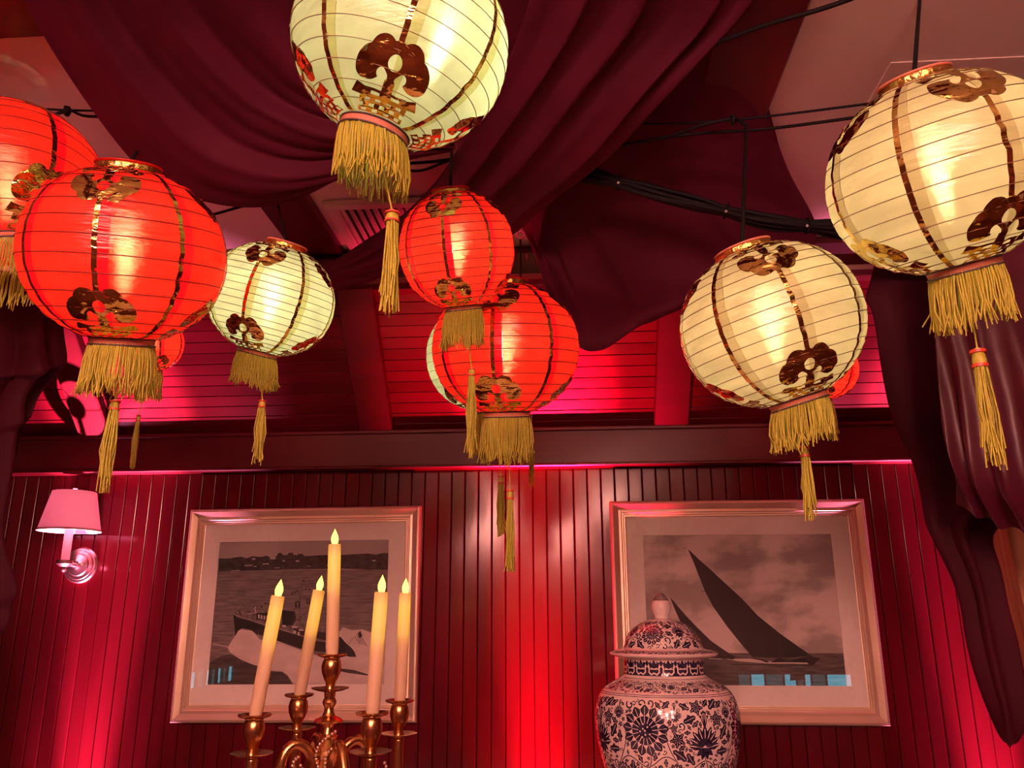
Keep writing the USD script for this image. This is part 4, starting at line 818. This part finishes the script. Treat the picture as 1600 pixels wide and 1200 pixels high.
# ------------------------------------------------------------------ porcelain jar with painted flowers
k_ = px_size(jc); zj = lambda y: at(1042, y, DV)[2]
JB = zj(1335); jar = thing('ginger_jar', 'tall lidded porcelain jar painted with dark blue flowers', 'jar', (jc[0], jc[1], JB))
R_ = lambda r: r * k_
body = [(0, JB), (R_(62), JB), (R_(63), JB + .01)] + [(R_(r), zj(y)) for y, r in ((1320, 62), (1290, 67), (1255, 79), (1220, 93), (1185, 103.5), (1150, 110), (1120, 112), (1100, 109.5), (1085, 104), (1074, 95.5), (1066, 83), (1060, 71.5), (1056, 66), (1053, 63.8), (1048, 63), (1030, 62.5), (1024, 62.5))]
bp_ = np.array(body); bp_[:, 1] -= JB
sb = np.r_[0, np.cumsum(np.linalg.norm(np.diff(bp_, axis=0), axis=1))]; fb = PchipInterpolator(sb, bp_)
obj('jar_body', lathe(fb(np.linspace(0, sb[-1], 120)), 96), M['porcelain'], jar, smooth=True)
lidp = [(62.5, 1027), (80, 1024.5), (84.5, 1022.5), (85.5, 1020.5), (83, 1018.6), (75, 1016), (66, 1014), (62, 1011), (60.5, 1006), (59, 999), (55, 991), (48, 983), (38, 975.5), (28, 971), (20, 968.5), (13, 967)]
lp_ = np.array([(R_(r), zj(y) - JB) for r, y in lidp]); sl = np.r_[0, np.cumsum(np.linalg.norm(np.diff(lp_, axis=0), axis=1))]; fl_ = PchipInterpolator(sl, lp_)
lid = obj('lid', lathe(fl_(np.linspace(0, sl[-1], 70)), 96), M['porcelain'], jar, smooth=True)
kn = [(R_(r), zj(y) - JB) for r, y in ((12.5, 968), (11.2, 965), (11.5, 962), (14, 957), (15.8, 951), (16, 946), (14.2, 940.5), (12.6, 938))]
obj('knob', lathe([(0, kn[0][1])] + kn + [(0, kn[-1][1])], 40), M['porcelain'], jar, smooth=True)
obj('knob_tip', lathe([(R_(r), zj(y) - JB) for r, y in ((12.9, 938.6), (12.9, 937.8), (9.5, 932.5), (5, 927.8), (0, 925.5))], 32), M['greyglaze'], jar, smooth=40, label='dark grey tip of the lid knob')
def rot(p, a, c=(0, 0)): return affinity.rotate(p, a, origin=c, use_radians=True)
def petal(l, w): return Polygon([(0, 0), (w * .8, l * .35), (w, l * .6), (w * .45, l * .85), (0, l), (-w * .45, l * .85), (-w, l * .6), (-w * .8, l * .35)])
def chrys(r):
    """a ragged many-petalled flower: three rows of pointed petals parted by fine lines, seeds in the middle"""
    out = [rot(affinity.translate(petal(r * .48, r * .19), 0, r * .52), 2 * np.pi * i / 13).difference(rot(LineString([(0, r * .5), (0, r * .9)]).buffer(r * .012), 2 * np.pi * i / 13)) for i in range(13)]
    core = Point(0, 0).buffer(r * .55).difference(unary_union([rot(LineString([(0, r * .30), (0, r * .6)]).buffer(r * .014), 2 * np.pi * i / 17) for i in range(17)]))
    out.append(core.difference(unary_union([Point(r * .105 * math.cos(i * 2.4) * math.sqrt(i), r * .105 * math.sin(i * 2.4) * math.sqrt(i)).buffer(r * .038) for i in range(8)])))
    return unary_union(out)
def lotus(r):
    out = []
    for i in range(-4, 5):
        p = rot(petal(r * (1.0 - .04 * abs(i)), r * .16), -i * .36); out.append(p.difference(LineString([(0, 0), (math.sin(i * .36) * r * .8, math.cos(i * .36) * r * .8)]).buffer(r * .022)))
    out += [LineString([(0, r * .8), (r * .09 * i, r * (1.5 - .05 * i * i))]).buffer(r * .022) for i in (-2, -1, 0, 1, 2)] + [Point(r * .09 * i, r * (1.5 - .05 * i * i)).buffer(r * .055) for i in (-2, -1, 0, 1, 2)]
    out += [rot(petal(r * .55, r * .12), math.pi + i * .6) for i in (-1.5, -.5, .5, 1.5)]
    return unary_union(out)
def leaf(l, bend):
    t = np.linspace(0, 1, 9); c = np.c_[np.sin(t * bend) * l * .6, t * l]; w = l * .29 * np.sin(np.pi * np.clip(t * .92 + .04, 0, 1)) * (1 + .35 * np.sin(t * 16))
    n = np.gradient(c, axis=0); n = np.c_[n[:, 1], -n[:, 0]] / (np.linalg.norm(n, axis=1, keepdims=True) + 1e-9)
    p = Polygon(np.vstack([c + n * w[:, None], (c - n * w[:, None])[::-1]])).buffer(0)
    return p.difference(LineString(c[1:-1]).buffer(l * .018))
def curl(r, sg):
    t = np.linspace(0, 4.6, 26); return unary_union([LineString(np.c_[r * (1 - t / 6) * np.cos(t) * sg, r * (1 - t / 6) * np.sin(t)]).buffer(r * .15), Point(r * (1 - 4.6 / 6) * math.cos(4.6) * sg, r * (1 - 4.6 / 6) * math.sin(4.6)).buffer(r * .24)])
def vine(x0, y0, x1, y1, amp, n=2.0, ph=0.0, w=.0011):
    t = np.linspace(0, 1, 40); d = np.array([x1 - x0, y1 - y0]); nn = np.array([-d[1], d[0]]) / np.hypot(*d)
    return LineString(np.array([x0, y0]) + t[:, None] * d + (amp * np.sin(t * np.pi * n + ph))[:, None] * nn).buffer(w)
def fill(region, given, n, l0, l1, gapw, sd, curls=.14):
    """sprays of leaves and curls wherever the region is still bare (kept on a fine grid); the tile wraps in x"""
    import shapely
    r_ = np.random.default_rng(sd); x0, y0, x1, y1 = region.bounds; W = x1 - x0; c = max(gapw * .5, l0 * .06)
    nx, ny = int(W / c) + 1, int((y1 - y0) / c) + 1; occ = np.zeros((ny, nx), bool); out = []
    def cells(p):
        b = p.bounds; i0, i1, j0, j1 = int((b[0] - x0) // c), int((b[2] - x0) // c) + 2, max(int((b[1] - y0) // c), 0), min(int((b[3] - y0) // c) + 2, ny)
        I, J = np.meshgrid(np.arange(i0, i1), np.arange(j0, j1)); m = shapely.contains_xy(p, x0 + I * c, y0 + J * c)
        return J[m], I[m] % nx
    for p in given:
        occ[cells(p.buffer(gapw))] = True; out.append(p)
    for i in range(n):
        q = i / n; l = l1 + (l0 - l1) * q ** .6; u = r_.random()
        p = leaf(l, r_.uniform(-1.8, 1.8)) if u < .62 - curls * .5 else (curl(l * .34, r_.choice([-1, 1])) if u < .62 + curls * .5 else unary_union([rot(leaf(l * .55, .6), a) for a in (0, 1.25, 2.5, 3.77, 5.0)]))
        p = affinity.translate(rot(p, r_.uniform(0, 6.28)), r_.uniform(x0, x1), r_.uniform(y0, y1)); b = p.bounds
        if b[1] < y0 or b[3] > y1: continue
        k = cells(p)
        if occ[k].any(): continue
        occ[cells(p.buffer(gapw))] = True; out.append(p)
    return out
def paint(name, polys, f, Rref, reps, W, parent, off=.0004, theta0=-np.pi / 2):
    """polygons in (arc length at Rref, arc length up the profile), draped on the turned surface and repeated round it"""
    ms = []
    for p in polys:
        if p.is_empty: continue
        v, t_ = tri(p, .011)
        q = f(v[:, 1]); e = f(v[:, 1], 1); e /= np.linalg.norm(e, axis=1, keepdims=True); nn = np.c_[e[:, 1], -e[:, 0]]
        q = q + nn * off
        for j in range(reps):
            a_ = theta0 + (v[:, 0] + j * W) / Rref; ms.append((np.c_[q[:, 0] * np.cos(a_), q[:, 0] * np.sin(a_), q[:, 1]], t_))
    obj(name, cat(ms), M['cobalt'], parent, smooth=True, kind='stuff')
RJ = R_(112); WJ = 2 * np.pi * RJ / 4
sy_ = lambda y: float(np.interp(zj(y) - JB, bp_[:, 1], sb))
s_top, s_bot = sy_(1083), sy_(1318)
big = [affinity.translate(chrys(.060), -WJ / 4, sy_(1128)), affinity.translate(lotus(.054), WJ / 4, sy_(1152)), affinity.translate(lotus(.022), 0, sy_(1108)), affinity.translate(lotus(.022), WJ / 2, sy_(1106)),
       affinity.translate(lotus(.05), -WJ / 4, sy_(1246)), affinity.translate(chrys(.054), WJ / 4, sy_(1240)), affinity.translate(chrys(.026), 0, sy_(1190)), affinity.translate(chrys(.026), WJ / 2, sy_(1192))]
for (xa, ya, xb, yb, am, n_, ph) in ((-WJ / 4, sy_(1235), -WJ / 4, sy_(1165), .012, 1.5, 0), (0, sy_(1300), 0, sy_(1120), .022, 2.6, .4), (WJ / 4, sy_(1230), WJ / 4, sy_(1160), .012, 1.5, 2), (WJ / 2, sy_(1300), WJ / 2, sy_(1120), .022, 2.6, 3.5), (-WJ / 2, sy_(1175), 0, sy_(1172), .012, 3, 0), (0, sy_(1178), WJ / 2, sy_(1180), .012, 3, 3)):
    big.append(vine(xa, ya, xb, yb, am, n_, ph).difference(unary_union(big).buffer(.001)))
pol = fill(sbox(-WJ / 2, s_bot, WJ / 2, s_top), big, 14000, .008, .036, .0005, 21, .06)
paint('painted_flowers', pol, fb, RJ, 4, WJ, jar)
# shoulder band, its lines, neck band of pointed arches
RS = R_(90); WS = 2 * np.pi * RS / 8
s0_, s1_ = sy_(1077), sy_(1059.5)
pol = fill(sbox(-WS / 2, s0_ + .001, WS / 2, s1_ - .001), [affinity.translate(chrys(.011), 0, (s0_ + s1_) / 2)], 1800, .006, .022, .0006, 22)
paint('painted_shoulder_leaves', pol, fb, RS, 8, WS, jar)
for y in (1057, 1078.5, 1081):
    s_ = sy_(y); paint('painted_line', [sbox(0, s_ - .0007, 2 * np.pi * RS, s_ + .0007)], fb, RS, 1, 0, jar)
RN = R_(63); WN = 2 * np.pi * RN / 18; a0, a1 = sy_(1052.5), sy_(1029); hh = a1 - a0
arch = sbox(-WN / 2, a0, WN / 2, a0 + hh * .42).difference(unary_union([LineString([(-WN * .36, a0 + hh * .45), (-WN * .36, a0 + hh * .25), (-WN * .2, a0 + hh * .1), (0, a0 + hh * .2), (WN * .2, a0 + hh * .1), (WN * .36, a0 + hh * .25), (WN * .36, a0 + hh * .45)]).buffer(WN * .05)]))
bud = unary_union([affinity.translate(rot(petal(hh * .55, hh * .13), q), 0, a0 + hh * .48) for q in (-.75, 0, .75)] + [affinity.translate(petal(hh * .4, hh * .12), WN / 2, a0 + hh * .6), affinity.translate(rot(petal(hh * .3, hh * .1), math.pi), WN / 2, a0 + hh * .62), LineString([(WN * .25, a0 + hh * .5), (WN * .33, a0 + hh * .75), (WN * .22, a0 + hh * .9)]).buffer(WN * .035), LineString([(-WN * .25, a0 + hh * .5), (-WN * .33, a0 + hh * .75), (-WN * .22, a0 + hh * .9)]).buffer(WN * .035)])
paint('painted_neck_band', [arch, bud.difference(arch)], fb, RN, 18, WN, jar)
# lid
sly = lambda y: float(np.interp(-(zj(y) - JB), -np.maximum.accumulate(lp_[:, 1])[::-1], sl[::-1]))
RL = R_(56); WL = 2 * np.pi * RL / 4
l0, l1 = sly(1012), sly(970)
pol = fill(sbox(-WL / 2, l0, WL / 2, l1), [affinity.translate(chrys(.032), -WL / 4, l0 + (l1 - l0) * .42), affinity.translate(lotus(.028), WL / 4, l0 + (l1 - l0) * .44)], 4000, .007, .030, .0007, 23)
paint('painted_lid_flowers', pol, fl_, RL, 4, WL, lid)
RLB = R_(76); WLB = 2 * np.pi * RLB / 12; b0, b1 = sly(1019.5) , sly(1014.5)
pol = fill(sbox(-WLB / 2, min(b0, b1), WLB / 2, max(b0, b1)), [], 600, .004, .012, .0006, 24)
paint('painted_rim_leaves', pol, fl_, RLB, 12, WLB, lid)
ped = thing('jar_stand', 'dark wooden stand below the picture that carries the porcelain jar', 'stand', (jc[0], jc[1], 0))
obj('stand_top', moved(lathe([(0, JB - .03), (.22, JB - .03), (.235, JB - .02), (.235, JB - .008), (.225, JB), (0, JB)], 48)), M['darkwood'], ped, smooth=30)
for q in range(4):
    a_ = q * np.pi / 2 + .78; P = np.array([[.18 * math.cos(a_), .18 * math.sin(a_), JB - .03], [.15 * math.cos(a_), .15 * math.sin(a_), JB * .5], [.20 * math.cos(a_), .20 * math.sin(a_), .012]])
    obj('leg', tube(spline(P, 20), np.linspace(.022, .014, 20), 10), M['darkwood'], ped, smooth=True)
obj('shelf', moved(lathe([(0, .22), (.15, .22), (.155, .23), (.15, .24), (0, .24)], 40)), M['darkwood'], ped, smooth=30)
